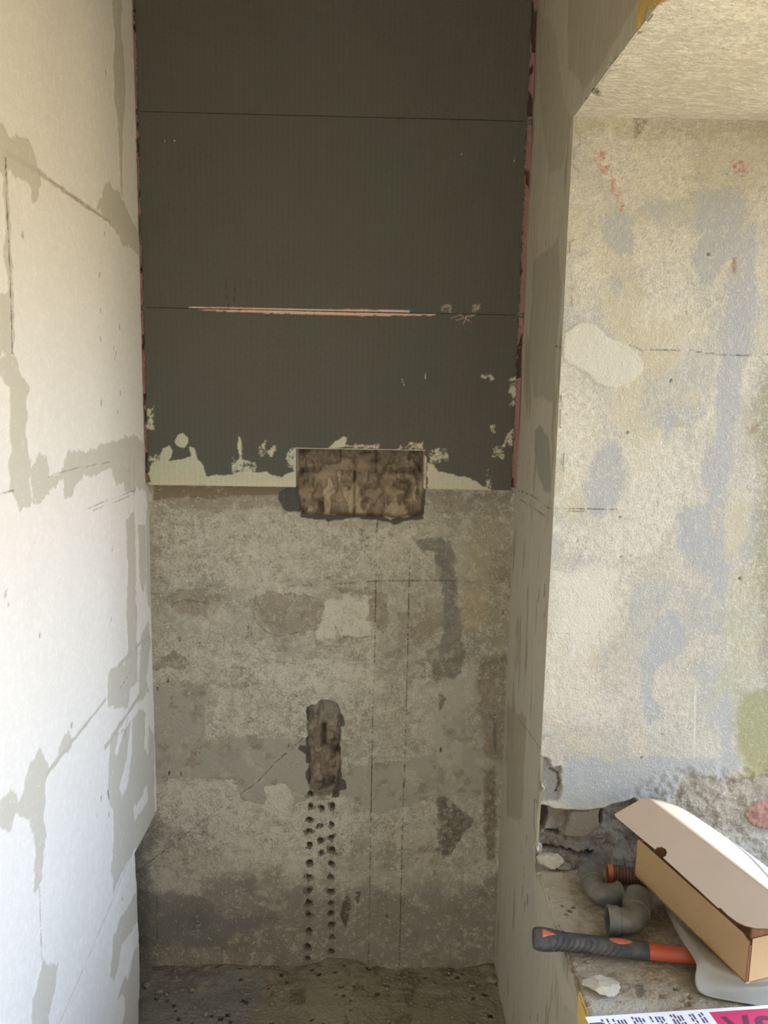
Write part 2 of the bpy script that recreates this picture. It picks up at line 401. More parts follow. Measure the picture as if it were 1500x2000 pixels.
# small nicks
for p in ((487, 1305), (488, 1312), (524, 1362), (656, 1225), (513, 1413), (485, 1226), (564, 1455), (983, 1196), (861, 1465), (685, 1647), (755, 1790), (350, 1250), (330, 1510), (353, 1512), (308, 1345), (327, 1330)):
    c = fb.uv(p); fb.poly([(c[0]-.0025, c[1]-.006), (c[0]+.0025, c[1]-.005), (c[0]+.002, c[1]+.006), (c[0]-.002, c[1]+.005)], px=False, col=S(86, 76, 60), h=-.003, soft=.002, warp=.002)

def chisel(fld, sl_pts, depth, seed):
    """rough chiselled hollow with scalloped rim"""
    P = [fld.uv(p) for p in sl_pts]; sl = fld.sub(P, .02); U, V = fld.U[sl], fld.V_[sl]
    d = sd_poly(U, V, P) + .0065*fbm(U, V, 42, seed, 3, .5)
    a = sstep(-d/.007+.3)
    r = np.abs(fbm(U, V*.7, 28, seed+1, 3, .5)); r2 = fbm(U, V, 16, seed+2, 4, .6)
    h = -depth*(.85+.3*r2) + .020*np.sqrt(r) + .006*fbm(U, V, 90, seed+3, 3)
    return sl, U, V, d, a, h, r
# chiselled rectangular recess for the concealed valve
REC = [(582, 872), (830, 872), (828, 930), (824, 1000), (818, 1006), (770, 1012), (700, 1006), (640, 1006), (586, 1000), (580, 960)]
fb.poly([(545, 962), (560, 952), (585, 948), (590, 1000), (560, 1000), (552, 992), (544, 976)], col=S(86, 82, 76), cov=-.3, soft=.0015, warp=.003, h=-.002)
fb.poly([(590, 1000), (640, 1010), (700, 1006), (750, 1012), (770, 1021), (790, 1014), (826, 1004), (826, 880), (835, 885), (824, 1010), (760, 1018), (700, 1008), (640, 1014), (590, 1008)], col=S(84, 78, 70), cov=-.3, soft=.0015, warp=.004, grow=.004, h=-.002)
sl, U, V, d, a, h, r = chisel(fb, REC, .046, 1)
ucol = (S(146, 130, 107)[None, None]*(1+.5*fbm(U, V, 34, 5, 5))[..., None])
ucol = ucol*(1-.5*sstep((fbm(U, V, 26, 4, 4)-.18)/.25))[..., None]*(1-.18*sstep((.2-r)/.2))[..., None]
zr = fb.uv((700, 922))[1]; xm = fb.uv((692, 950))[0]; xm2 = fb.uv((735, 900))[0]
course = np.exp(-((V-zr+.004*fbm(U, V, 20, 3))/.007)**2)*np.clip(.8+fbm(U, V, 14, 6), 0, 1)
vert = np.exp(-((U-xm)/.0022)**2)*(V < zr) + .6*np.exp(-((U-xm2)/.003)**2)*(V > zr)
h = h - .016*course - .012*vert
ucol = ucol*(1-.45*course-.5*vert)[..., None]
lt = sstep((fbm(U*1.2, V*.45, 34, 7, 3)-.12)/.18)*(V < zr)
h = h + .008*lt
ucol = ucol*(1-.6*lt[..., None]) + S(188, 172, 145)*lt[..., None]*.6
ucol = ucol*(1-.25*sstep((V-zr)/.03))[..., None]
fb.C[sl] = fb.C[sl]*(1-a[..., None]) + ucol*a[..., None]; fb.cov[sl] = fb.cov[sl]*(1-a)-.3*a
fb.H[sl] = fb.H[sl]*(1-a) + h*a
# vertical chiselled channel below it
CH = [(600, 1385), (606, 1376), (620, 1376), (630, 1370), (648, 1372), (660, 1378), (664, 1392), (666, 1440), (664, 1500), (662, 1530), (656, 1552), (622, 1556), (606, 1540), (602, 1500), (604, 1460), (600, 1420)]
fb.poly([(658, 1392), (668, 1395), (675, 1410), (672, 1419), (664, 1420)], col=S(92, 86, 78), cov=-.3, soft=.0012, warp=.003, h=-.001)
for P in ([(603, 1434), (596, 1440), (597, 1456), (586, 1456), (584, 1462), (596, 1474), (598, 1490), (608, 1494)],
          [(604, 1498), (597, 1508), (596, 1518), (602, 1532), (610, 1530)],
          [(662, 1440), (666, 1460), (662, 1485), (668, 1520), (674, 1522), (676, 1542), (664, 1546), (660, 1556), (650, 1556), (655, 1500)],
          [(600, 1380), (598, 1400), (602, 1415), (610, 1400)]):
    fb.poly(P, col=S(84, 79, 73), cov=-.3, soft=.0012, warp=.004, h=-.001)
sl, U, V, d, a, h, r = chisel(fb, CH, .04, 4)
xc = fb.uv((632, 1430))[0]; z1, z2 = fb.uv((632, 1420))[1], fb.uv((632, 1466))[1]
slot = np.exp(-((U-xc)/.006)**2)*sstep((z1-V)/.01+.5)*sstep((V-z2)/.01+.5)
h = h-.02*slot
ucol = (S(136, 123, 105)[None, None]*(1+.6*fbm(U, V, 45, 2, 4))[..., None])*(1-.5*sstep((fbm(U, V, 38, 3, 4)-.15)/.25))[..., None]*(1-.6*slot)[..., None]
gz = sstep((V-fb.uv((632, 1425))[1])/.03)
ucol = ucol*(1-gz[..., None]*.6)+S(140, 134, 118)*gz[..., None]*.6
fb.C[sl] = fb.C[sl]*(1-a[..., None]) + ucol*a[..., None]; fb.cov[sl] = fb.cov[sl]*(1-a)-.3*a
fb.H[sl] = fb.H[sl]*(1-a) + h*a
# drill holes
HL = [(366, 730), (364, 815), (362, 902), (357, 984), (362, 1070), (360, 1195), (355, 1288), (357, 1382), (352, 1463), (355, 1545), (357, 1652), (350, 1762), (348, 1838),
      (440, 828), (430, 945), (434, 1045), (437, 1128),
      (508, 812), (507, 932), (512, 1022), (513, 1108), (505, 1200), (503, 1292), (502, 1385), (502, 1468), (503, 1535), (505, 1612), (512, 1697), (508, 1790), (505, 1855)]
for i, (cx, cy) in enumerate(HL):
    c = fb.uv((cx/3.45+500, cy/3.45+1340)); sl = fb.sub([c], .02); U, V = fb.U[sl], fb.V_[sl]
    rr = np.hypot(U-c[0], V-c[1]); n = fbm(U, V, 120, i, 3)
    chip = sstep((.0104+.011*fbm(U, V, 85, i+1, 3)-rr)/.0018)
    fb.C[sl] = fb.C[sl]*(1-.6*chip[..., None])+S(96, 86, 70)*chip[..., None]*.6; fb.cov[sl] *= 1-chip
    fb.H[sl] -= .003*chip
    a = sstep((.0066+.0012*((i*7)%3-1)*.6+.002*fbm(U, V, 90, i+2, 2)-rr)/.002+.5)
    fb.H[sl] = fb.H[sl]*(1-a)+(-.032)*a
    fb.C[sl] = fb.C[sl]*(1-a[..., None])+S(110, 96, 76)*a[..., None]
# crumbling foot of the wall
a = sstep((zb(1885)+.022*fbm(fb.U, fb.V_*.3, 12, 4, 4)-fb.V_)/.03); fb.H += a*(.006+.01*fbm(fb.U, fb.V_, 30, 2)); fb.C = fb.C*(1-.5*a[..., None])+S(128, 118, 98)*.5*a[..., None]
wb = struct(fb.build('wall_back', M['back']))
boxes('masonry', [((-.9, 2.02, -.1), (1.0, 2.2, 2.9))], M['mass'], wb)

# ================================================================== wall_left
BW = S(228, 224, 214); AD = S(199, 194, 178)
fl = Field('YZ', XL, axis((YR, 1.10, .3), (1.10, 1.941, .0024)), axis((-.05, .0, .05), (0, 2.45, .0027), (2.45, 2.76, .1)), 1, BW, .35)
fl.H += .0012*fbm(fl.U, fl.V_, 5, 2, 4); fl.vary(3, .03, 1); fl.vary(25, .02, 2)
fl.cov += .1*fbm(fl.U, fl.V_, 10, 3)
LP = [[(215, -20), (238, -20), (236, 60), (243, 140), (242, 220), (238, 245), (231, 245), (222, 200), (220, 170), (222, 60)],
      [(228, 235), (237, 240), (238, 380), (234, 370)], [(259, -10), (268, -10), (270, 300), (264, 280)],
      [(-40, 235), (8, 245), (16, 270), (30, 260), (55, 280), (68, 300), (75, 325), (77, 360), (70, 385), (62, 400), (62, 370), (50, 350), (30, 348), (20, 335), (5, 340), (-40, 330)],
      [(185, 408), (205, 355), (220, 368), (232, 372), (250, 420), (262, 440), (272, 455), (275, 500), (262, 495), (250, 480), (240, 483), (228, 460), (212, 435)],
      [(4, 330), (14, 330), (18, 420), (24, 560), (28, 700), (14, 705), (8, 690), (-40, 680), (-40, 560), (8, 575), (12, 560), (6, 500), (10, 450), (5, 400)],
      [(-20, 690), (28, 695), (45, 735), (54, 755), (48, 790), (52, 830), (56, 880), (60, 920), (58, 990), (38, 1000), (30, 985), (18, 960), (18, 840), (14, 760)],
      [(58, 920), (75, 888), (88, 895), (98, 915), (95, 930), (118, 920), (130, 885), (155, 880), (165, 890), (190, 870), (225, 860), (262, 850), (283, 870), (284, 955), (245, 960), (240, 940), (225, 950), (218, 915), (190, 925), (160, 930), (135, 975), (125, 970), (122, 940), (100, 950), (80, 985), (60, 990)],
      [(245, 1020), (262, 1000), (265, 1160), (268, 1330), (255, 1340), (248, 1380), (210, 1380), (208, 1310), (220, 1302), (242, 1300), (250, 1270), (246, 1190), (248, 1100)],
      [(268, 1030), (285, 1020), (288, 1110), (280, 1160), (272, 1140)],
      [(275, 1240), (290, 1212), (294, 1260), (285, 1330), (294, 1350), (270, 1370), (272, 1290)],
      [(118, 1440), (125, 1430), (138, 1440), (140, 1460), (113, 1485)],
      [(-40, 1605), (15, 1545), (22, 1535), (30, 1550), (35, 1570), (48, 1540), (58, 1495), (75, 1468), (90, 1490), (95, 1500), (85, 1530), (86, 1600), (88, 1650), (80, 1720), (68, 1745), (62, 1745), (70, 1650), (50, 1600), (30, 1590), (22, 1625), (-40, 1622)],
      [(82, 1870), (92, 1885), (112, 1885), (108, 1930), (95, 1985), (92, 2040), (60, 2040), (62, 1950), (78, 1900)],
      [(212, 1450), (218, 1430), (245, 1420), (262, 1400), (275, 1385), (285, 1400), (299, 1430), (301, 1600), (285, 1640), (262, 1660), (245, 1690), (222, 1740), (215, 1700), (222, 1640), (220, 1590), (210, 1560)],
      [(268, 1740), (240, 1780), (220, 1830), (215, 1900), (222, 1920), (238, 1850), (268, 1800)],
      [(258, 1860), (272, 1840), (272, 2040), (235, 2040), (245, 1940), (228, 1950)],
      [(285, 960), (292, 960), (296, 1200), (288, 1180), (284, 1060)]]
for i, P in enumerate(LP): fl.poly(P, col=AD, cov=.08, h=.0012, soft=.002, warp=.013, fr=38, seed=i, al=.95)
for a_, b_, wd in (((205, 1367), (90, 1512), .008), ((205, 1460), (275, 1355), .012), ((15, 300), (90, 345), .010), ((75, 337), (213, 432), .008), ((232, 1300), (285, 1245), .008)):
    fl.line([a_, b_], wd, col=AD*.93, cov=.05, soft=.003, warp=.004, fr=40)
fl.line([(90, 345), (150, 390), (213, 432)], .0025, col=S(168, 152, 124), brk=.3, warp=.002)
for P in ([(232, 1540), (246, 1480), (256, 1400), (259, 1440), (250, 1530), (240, 1552)], [(260, 1580), (285, 1535), (286, 1565), (262, 1605)], [(222, 1470), (232, 1425), (240, 1430), (228, 1475)],
          [(262, 1700), (240, 1745), (225, 1775), (245, 1700)], [(285, 1350), (292, 1370), (288, 1470), (280, 1460)], [(243, 1900), (262, 1800), (264, 1840), (248, 1920)]):
    fl.poly(P, col=BW, cov=.4, h=.0008, soft=.002, warp=.012, fr=35)
ck = S(128, 122, 108)
fl.line([(10, 310), (13, 400), (20, 560), (23, 690)], .003, col=ck, brk=.5, h=-.001, warp=.003)
fl.line([(78, 1735), (80, 1800), (82, 1872)], .004, col=S(180, 174, 158), h=-.001)
fl.line([(262, 1660), (220, 1760), (112, 2010)], .003, col=S(190, 186, 172), h=-.0006, brk=.2)
fl.line([(-10, 970), (25, 958)], .002, col=ck, brk=.3); fl.line([(92, 932), (130, 918), (215, 902)], .002, col=S(165, 156, 132), brk=.3)
for a_, b_ in (((158, 998), (264, 957)), ((182, 997), (270, 962)), ((251, 865), (252, 1010)), ((260, 890), (262, 1000)), ((255, 1310), (230, 1350)), ((293, 950), (285, 960)), ((263, 1000), (268, 1330)), ((272, 1275), (292, 1240))):
    fl.line([a_, b_], .0012, col=S(120, 110, 92), brk=.25, al=.8)
fl.line([(210, 1545), (212, 1560)], .004, col=ck); fl.line([(242, 1440), (250, 1400)], .002, col=ck)
for p in ((46, 458), (162, 504), (196, 536), (197, 606), (234, 638), (197, 662), (223, 680), (198, 787), (236, 767), (230, 805), (141, 834+583), (207, 140+0), (18, 1180), (12, 1160), (78, 1240), (218, 1210), (220, 1072), (199, 1560), (214, 1590), (211, 1612), (190, 1590), (205, 455), (240, 1520+237), (225, 700), (227, 690)):
    c = fl.uv(p); fl.poly([(c[0]-.005, c[1]-.004), (c[0]+.004, c[1]-.005), (c[0]+.005, c[1]+.005), (c[0]-.004, c[1]+.004)], px=False, col=S(165, 155, 132), h=-.002, soft=.002, warp=.004, al=.8)
# broken-off end of the lower blocks: the wall stops short of the corner there
EP = [(302, 1590), (298, 1610), (290, 1624), (279, 1645), (264, 1664), (265, 1700), (268, 1730), (267, 1760), (268, 1790), (270, 1820), (272, 1860), (272, 1930), (270, 1960), (271, 2005)]
ez = np.array([fl.uv(p)[1] for p in EP])[::-1]; ey = np.array([fl.uv(p)[0] for p in EP])[::-1]
edge = np.interp(fl.V_, ez, ey, left=ey[0], right=2.2) + .004*fbm(fl.V_*1.0, fl.V_*0+3, 40, 2, 3)
edge = np.where(fl.V_ > ez[-1], 2.2, edge)
fl.H += np.where(fl.U > edge, -.11, 0)
nb = sstep((fl.U-(edge-.004))/.004); fl.C = fl.C*(1-nb[..., None]*.3)+S(170, 165, 155)*nb[..., None]*.3
wl = struct(fl.build('wall_left', M['left']))
boxes('masonry', [((-.95, YR, -.1), (-.67, 2.1, 2.9))], M['mass'], wl)

# ================================================================== wall_right (pierced by the window)
RB = S(180, 173, 155)
fr = Field('YZ', XR, axis((YR, YN, .3), (YN, .95, .1), (.95, 1.941, .0025)), axis((-.05, .0, .05), (0, 2.50, .003), (2.50, 2.76, .1)), -1, RB, .3)
fr.H += .0018*fbm(fr.U, fr.V_, 6, 3, 4)
fr.vary(5, .07, 1, 1.6, .6); fr.vary(40, .08, 4, 1, .2)
fr.cov += .28*fbm(fr.U, fr.V_*.35, 14, 5)
fr.mottle(S(138, 126, 102), 26, .3, .12, .6, 2, 1, .18)
for P, c in (([(1045, 510), (1090, 470), (1098, 560), (1088, 700), (1083, 785), (1040, 775), (1036, 680)], S(160, 154, 138)),
             ([(1045, 840), (1058, 832), (1073, 860), (1078, 960), (1066, 965), (1050, 925), (1044, 880)], S(142, 141, 128)),
             ([(1050, 10), (1085, 60), (1100, 180), (1118, 235), (1100, 330), (1075, 340), (1055, 200)], S(168, 160, 142)),
             ([(1110, -20), (1260, -20), (1180, 120), (1140, 180), (1110, 120)], S(164, 155, 136)),
             ([(1040, 1700), (1060, 1740), (1085, 1850), (1135, 1990), (1100, 1960), (1080, 1860), (1050, 1800)], S(190, 182, 160)),
             ([(990, 1380), (1030, 1400), (1020, 1600), (990, 1600)], S(160, 150, 128))):
    fr.poly(P, col=c, cov=.1, soft=.006, warp=.012, fr=25, al=.85, h=.001)
for a_, b_ in (((1012, 958), (1040, 968)), ((1040, 968), (1073, 993)), ((1016, 976), (1072, 1012)), ((1015, 1405), (1055, 1462)), ((1030, 900), (1027, 960)), ((1035, 890), (1033, 970)), ((1085, 676), (1100, 680))):
    fr.line([a_, b_], .0016, col=S(98, 86, 66), brk=.2)
for p in ((1067, 487), (1064, 478), (1035, 985), (1020, 1010), (1062, 1195), (1052, 1160), (1062, 1152), (1020, 1740), (1025, 1770), (1030, 1755), (1033, 1720), (1022, 1700), (1018, 1655), (1028, 1640), (985, 1930), (1050, 1985), (1035, 1980), (1053, 165), (1062, 210), (1070, 90)):
    c = fr.uv(p); fr.poly([(c[0]-.006, c[1]-.01), (c[0]+.004, c[1]-.012), (c[0]+.006, c[1]+.008), (c[0]-.004, c[1]+.012)], px=False, col=S(104, 90, 66), h=-.003, soft=.003, warp=.006, al=.85)
# worn arris along the opening
dj = np.maximum(np.abs(fr.V_-(ZS+ZH)/2)-(ZH-ZS)/2, fr.U-YJ)      # distance outside the opening
ar = sstep(1-np.abs(dj)/.006)
fr.C = fr.C*(1-.6*ar[..., None])+S(205, 190, 150)*.6*ar[..., None]
fr.H -= .004*sstep(1-dj/.007)*(dj > -.01)
fr.poly([(1142, -20), (1300, -20), (1288, 5), (1262, 30), (1255, 50), (1240, 60), (1250, -20)], col=S(196, 168, 96), soft=.004, warp=.006)
ck_ = sstep((fbm(fr.U, fr.V_, 30, 6, 3)-.15)/.1)*sstep(1-np.abs(dj)/.02)
low = fr.V_ < ZS+.02
fr.H -= .010*ck_; fr.C = fr.C*(1-.3*ck_[..., None])+S(120, 108, 84)*.3*ck_[..., None]
fr.poly([(1118, 1860), (1134, 1905), (1165, 2020), (1128, 2020), (1130, 1950)], col=S(222, 190, 110), cov=.0, soft=.002, warp=.003, h=.002)
fr.poly([(1100, 1830), (1127, 1900), (1132, 1960), (1122, 1930), (1110, 1880)], col=S(128, 112, 86), soft=.003, warp=.004)
uc = (fr.us[:-1]+fr.us[1:])/2; vc = (fr.vs[:-1]+fr.vs[1:])/2; UC, VC = np.meshgrid(uc, vc)
wob = .003*fbm(UC, VC, 22, 3, 3)
fr.keep = ~((UC < YJ+wob) & (UC > YN) & (VC > ZS+wob) & (VC < ZH+wob))
wr = struct(fr.build('wall_right', M['right']))
boxes('masonry', [((.40, YR, -.1), (XO, 2.1, ZS-.05)), ((.40, YR, ZH+.03), (XO, 2.1, 2.9)), ((.40, YJ+.06, ZS-.05), (XO, 2.1, ZH+.03)), ((.40, YR, ZS-.05), (XO, YN-.02, ZH+.03)),
                  ((.366, 1.955, -.1), (.41, 2.05, 2.9))], M['mass'], wr)

# ================================================================== far jamb of the window
JB = S(174, 170, 156)
fj = Field('XZ', YJ, axis((XR-.001, XO, .0022)), axis((ZS-.03, ZH+.004, .0024)), -1, JB, .5)
fj.H += .0022*fbm(fj.U, fj.V_, 7, 4, 4) + .0007*fbm(fj.U, fj.V_, 60, 5, 3)
fj.vary(6, .07, 2); fj.cov += .30*fbm(fj.U, fj.V_, 9, 2, 4)
fj.mottle(S(165, 166, 161), 7, .12, .25, .6, 4, cov=.25)
fj.mottle(S(186, 180, 160), 22, .05, .3, .5, 5)
fj.mottle(S(160, 156, 142), 30, .2, .2, .4, 6)
fj.mottle(S(198, 184, 146), 6, .15, .25, .5, 1)
BG = S(163, 164, 162)
for P in ([(1408, 640), (1432, 480), (1470, 440), (1480, 560), (1460, 680), (1440, 800), (1425, 930), (1415, 1000), (1395, 990), (1372, 930), (1400, 800)],
          [(1140, 960), (1160, 890), (1200, 870), (1225, 900), (1215, 980), (1180, 1010), (1150, 990)],
          [(1180, 420), (1230, 430), (1245, 480), (1210, 520), (1180, 470)],
          [(1350, 370), (1450, 360), (1440, 480), (1380, 560), (1350, 520)],
          [(1300, 990), (1390, 980), (1400, 1060), (1340, 1080)], [(1330, 1020), (1400, 1050), (1390, 1130), (1340, 1110)],
          [(1285, 1200), (1330, 1180), (1340, 1260), (1290, 1300), (1270, 1360), (1310, 1400), (1260, 1420), (1250, 1300)],
          [(1110, 1490), (1240, 1480), (1400, 1480), (1420, 1560), (1250, 1560), (1130, 1575), (1085, 1560)],
          [(1390, 1000), (1420, 1000), (1415, 1200), (1390, 1150)], [(1400, 1400), (1420, 1340), (1440, 1500), (1410, 1520)],
          [(1290, 820), (1320, 810), (1310, 870), (1290, 880)]):
    fj.poly(P, col=BG, cov=.22, soft=.012, warp=.018, fr=22, al=.8)
for P in ([(1120, 560), (1170, 440), (1180, 560), (1160, 620), (1110, 630)], [(1240, 440), (1350, 440), (1350, 620), (1250, 640)],
          [(1100, 780), (1160, 760), (1140, 960), (1090, 980)], [(1230, 880), (1330, 850), (1330, 1000), (1240, 1100), (1090, 1100), (1085, 1030), (1215, 1010)],
          [(1075, 1110), (1240, 1110), (1210, 1230), (1150, 1300), (1200, 1400), (1065, 1430), (1065, 1250)], [(1150, 250), (1350, 250), (1340, 380), (1230, 400), (1160, 330)]):
    fj.poly(P, cov=.8, soft=.03, warp=.03, fr=20, al=.8)
fj.poly([(1090, 1120), (1200, 1110), (1190, 1200), (1130, 1280), (1090, 1230)], col=S(214, 212, 206), cov=.9, soft=.03, warp=.02, al=.7)  # bright hot spot of light on the jamb, painted into the colour
fj.poly([(1103, 650), (1130, 630), (1160, 632), (1180, 655), (1225, 675), (1250, 700), (1255, 720), (1235, 745), (1200, 758), (1165, 750), (1150, 730), (1120, 715), (1099, 700)],
        col=S(192, 188, 172), cov=-.4, soft=.002, warp=.003, h=.0015)
fj.poly([(1118, 238), (1600, 240), (1600, 262), (1300, 275), (1118, 262)], col=S(168, 154, 124), cov=.3, soft=.035, warp=.02, al=.55)
red = S(165, 98, 84)
fj.poly([(1152, 290), (1178, 288), (1200, 340), (1218, 395), (1212, 412), (1195, 380), (1175, 340)], col=red, soft=.006, warp=.008, fr=90, al=.75, tex=1.2)
fj.poly([(1425, 310), (1450, 312), (1462, 335), (1435, 338)], col=red, soft=.005, warp=.008, fr=90, al=.8, tex=1.2)
fj.poly([(1138, 788), (1148, 790), (1148, 802), (1140, 795)], col=red, soft=.002, warp=.004, al=.9)
fj.poly([(1430, 500), (1438, 505), (1436, 535), (1430, 530)], col=S(140, 105, 90), soft=.003, warp=.005, al=.8)
fj.poly([(1455, 835), (1485, 825), (1480, 850), (1460, 850)], col=S(150, 120, 105), soft=.004, warp=.006, al=.7, tex=1)
fj.poly([(1240, 232), (1262, 235), (1255, 262), (1240, 270)], col=S(128, 118, 92), soft=.008, warp=.006, al=.8)
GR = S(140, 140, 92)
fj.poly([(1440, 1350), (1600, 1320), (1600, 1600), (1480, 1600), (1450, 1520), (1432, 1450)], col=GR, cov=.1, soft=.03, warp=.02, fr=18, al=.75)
fj.poly([(1480, 700), (1600, 700), (1600, 1400), (1488, 1350), (1470, 1100)], col=S(138, 134, 104), cov=.25, soft=.05, warp=.02, fr=18, al=.65)  # light falling off towards the window frame, painted in as a darker greenish tone
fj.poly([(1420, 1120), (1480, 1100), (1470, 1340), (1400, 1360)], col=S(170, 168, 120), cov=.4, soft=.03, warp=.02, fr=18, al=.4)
crk = S(86, 78, 62)
fj.line([(1225, 673), (1240, 678), (1252, 684), (1275, 683), (1310, 684), (1342, 683), (1380, 690), (1420, 694), (1470, 694), (1600, 686)], .0014, col=crk, h=-.002, warp=.002, brk=.3)
fj.line([(1080, 994), (1150, 994), (1232, 996)], .0011, col=crk, brk=.2); fj.line([(1105, 999), (1140, 998)], .001, col=crk)
fj.line([(1070, 1236), (1152, 1237)], .0011, col=crk, brk=.2); fj.line([(1060, 1437), (1158, 1437)], .0011, col=crk, brk=.3)
fj.line([(1116, 540), (1190, 533)], .0011, col=S(150, 140, 110), brk=.4)
fj.line([(1418, 340), (1500, 350), (1600, 340)], .0012, col=S(120, 112, 90), brk=.6)
fj.line([(1358, 1340), (1356, 1480)], .003, col=S(214, 206, 184), brk=.3)
for p in ((1282, 1034), (1212, 1088), (1230, 1086), (1210, 1010), (1310, 742), (1338, 611), (1383, 497), (1126, 1056), (1253, 1480), (1293, 1434), (1445, 1130), (1225, 845), (1308, 745)):
    c = fj.uv(p); fj.poly([(c[0]-.002, c[1]-.003), (c[0]+.003, c[1]-.002), (c[0]+.002, c[1]+.003), (c[0]-.003, c[1]+.002)], px=False, col=S(96, 86, 68), h=-.002, soft=.002, warp=.002)
# broken lower edge: plaster gone, dusty stone and brick behind
fj.poly([(1330, 1520), (1600, 1510), (1600, 1640), (1300, 1620)], col=S(158, 150, 132), cov=.35, soft=.02, warp=.02, fr=30, h=-.006, al=.9)
P = [fj.uv(p) for p in [(1230, 1540), (1330, 1500), (1600, 1490), (1600, 1700), (1240, 1640)]]; sl = fj.sub(P, .03); U, V = fj.U[sl], fj.V_[sl]
a = sstep(.5-(sd_poly(U, V, P)+.012*fbm(U, V, 20, 4, 3))/.03); fj.H[sl] += a*(.009*fbm(U, V, 38, 5, 4, .65)); k_ = sstep((fbm(U, V, 44, 6, 4)-.15)/.25)*a; fj.C[sl] = fj.C[sl]*(1-.4*k_[..., None])+S(108, 98, 82)*.4*k_[..., None]
STN = [(1030, 1571), (1060, 1573), (1078, 1580), (1120, 1583), (1180, 1582), (1195, 1574), (1240, 1562), (1262, 1580), (1300, 1640), (1320, 1800), (1020, 1800)]
P = [fj.uv(p) for p in STN]; sl = fj.sub(P, .02); U, V = fj.U[sl], fj.V_[sl]
d = sd_poly(U, V, P)+.005*fbm(U, V, 35, 2, 4); a = sstep(-d/.006+.5)
r = fbm(U, V, 24, 3, 5, .6); uc_ = S(128, 121, 110)[None, None]*(1+.35*fbm(U, V, 50, 5, 4))[..., None]
cell = sstep((fbm(U, V, 12, 6, 3)-.1)/.2); uc_ = uc_*(1-.4*cell[..., None]) + S(150, 132, 108)*.4*cell[..., None]
fj.C[sl] = fj.C[sl]*(1-a[..., None])+uc_*a[..., None]; fj.cov[sl] = fj.cov[sl]*(1-a)+.12*a
fj.H[sl] += a*(.007*fbm(U, V, 48, 2, 4, .65)+.004*np.abs(fbm(U, V, 110, 6, 2)))
uz = sstep((fbm(U, V, 70, 7, 3)-.2)/.2)*a; fj.C[sl] = fj.C[sl]*(1-.4*uz[..., None])+S(82, 74, 62)*.4*uz[..., None]
zed = fj.uv((1150, 1690))[1]
fj.H[sl] += a*(-.020+.014*r + .03*sstep((fj.uv((1150, 1650))[1]-V)/.05))
fj.poly([(1040, 1575), (1072, 1575), (1075, 1600), (1066, 1625), (1040, 1630)], col=S(74, 68, 62), cov=-.2, soft=.004, warp=.004, h=-.02)
fj.poly([(1174, 1580), (1181, 1580), (1178, 1618), (1173, 1615)], col=S(60, 54, 46), cov=-.2, soft=.002, warp=.002, h=-.02)
fj.poly([(1115, 1590), (1172, 1583), (1172, 1618), (1140, 1640), (1100, 1635)], col=S(128, 118, 102), cov=-.1, soft=.003, warp=.004, hset=-.004)
fj.line([(1060, 1662), (1100, 1664), (1160, 1672)], .008, col=S(70, 60, 48), cov=-.2, warp=.006, h=-.012, brk=.3)
fj.line([(1070, 1630), (1095, 1632)], .006, col=S(66, 60, 52), cov=-.2, warp=.006, h=-.01)
fj.poly([(1050, 1475), (1066, 1478), (1078, 1500), (1096, 1495), (1092, 1520), (1098, 1540), (1088, 1565), (1050, 1570)], col=S(140, 136, 128), cov=.2, soft=.004, warp=.008, fr=40, h=-.008)
fj.line([(1075, 1505), (1090, 1512), (1094, 1530), (1088, 1548)], .003, col=S(90, 84, 74), h=-.004, warp=.004)
fj.poly([(1455, 1590), (1465, 1575), (1490, 1562), (1560, 1560), (1560, 1620), (1495, 1622), (1465, 1608)], col=S(172, 132, 118), cov=-.2, soft=.002, warp=.003, h=.004)
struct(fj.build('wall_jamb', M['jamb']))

# ================================================================== soffit of the window
fs = Field('XY', ZH, axis((XR, XO, .004)), axis((YN, .95, .05), (.95, YJ+.002, .0035)), -1, S(186, 181, 166), .5)
fs.H += .002*fbm(fs.U, fs.V_, 6, 4, 4)+.0012*fbm(fs.U*.5, fs.V_, 60, 5, 3)
fs.vary(6, .07, 2); fs.cov += .35*fbm(fs.U*.5, fs.V_, 12, 2, 4)
fs.poly([(1140, 190), (1300, 110), (1450, 90), (1500, 150), (1400, 210), (1150, 225)], col=S(186, 176, 156), cov=.5, soft=.05, warp=.03, al=.7)
fs.poly([(1250, 20), (1270, 15), (1300, 0), (1290, -20), (1230, -20), (1240, 40)], col=S(160, 118, 84), cov=.1, soft=.003, warp=.006)
fs.poly([(1150, 180), (1160, 173), (1172, 178), (1170, 188), (1158, 186)], col=S(120, 112, 96), cov=.1, soft=.003, warp=.004, h=-.004)
fs.line([(1118, 229), (1300, 231), (1600, 240)], .003, col=S(130, 118, 88), brk=.5, warp=.002)
struct(fs.build('trim_1', M['soffit']))
# near reveal of the window (behind the edge of the view)
struct(boxes('trim_2', [((XR+.001, YN-.03, ZS-.03), (XO, YN, ZH+.03))], M['mass']))

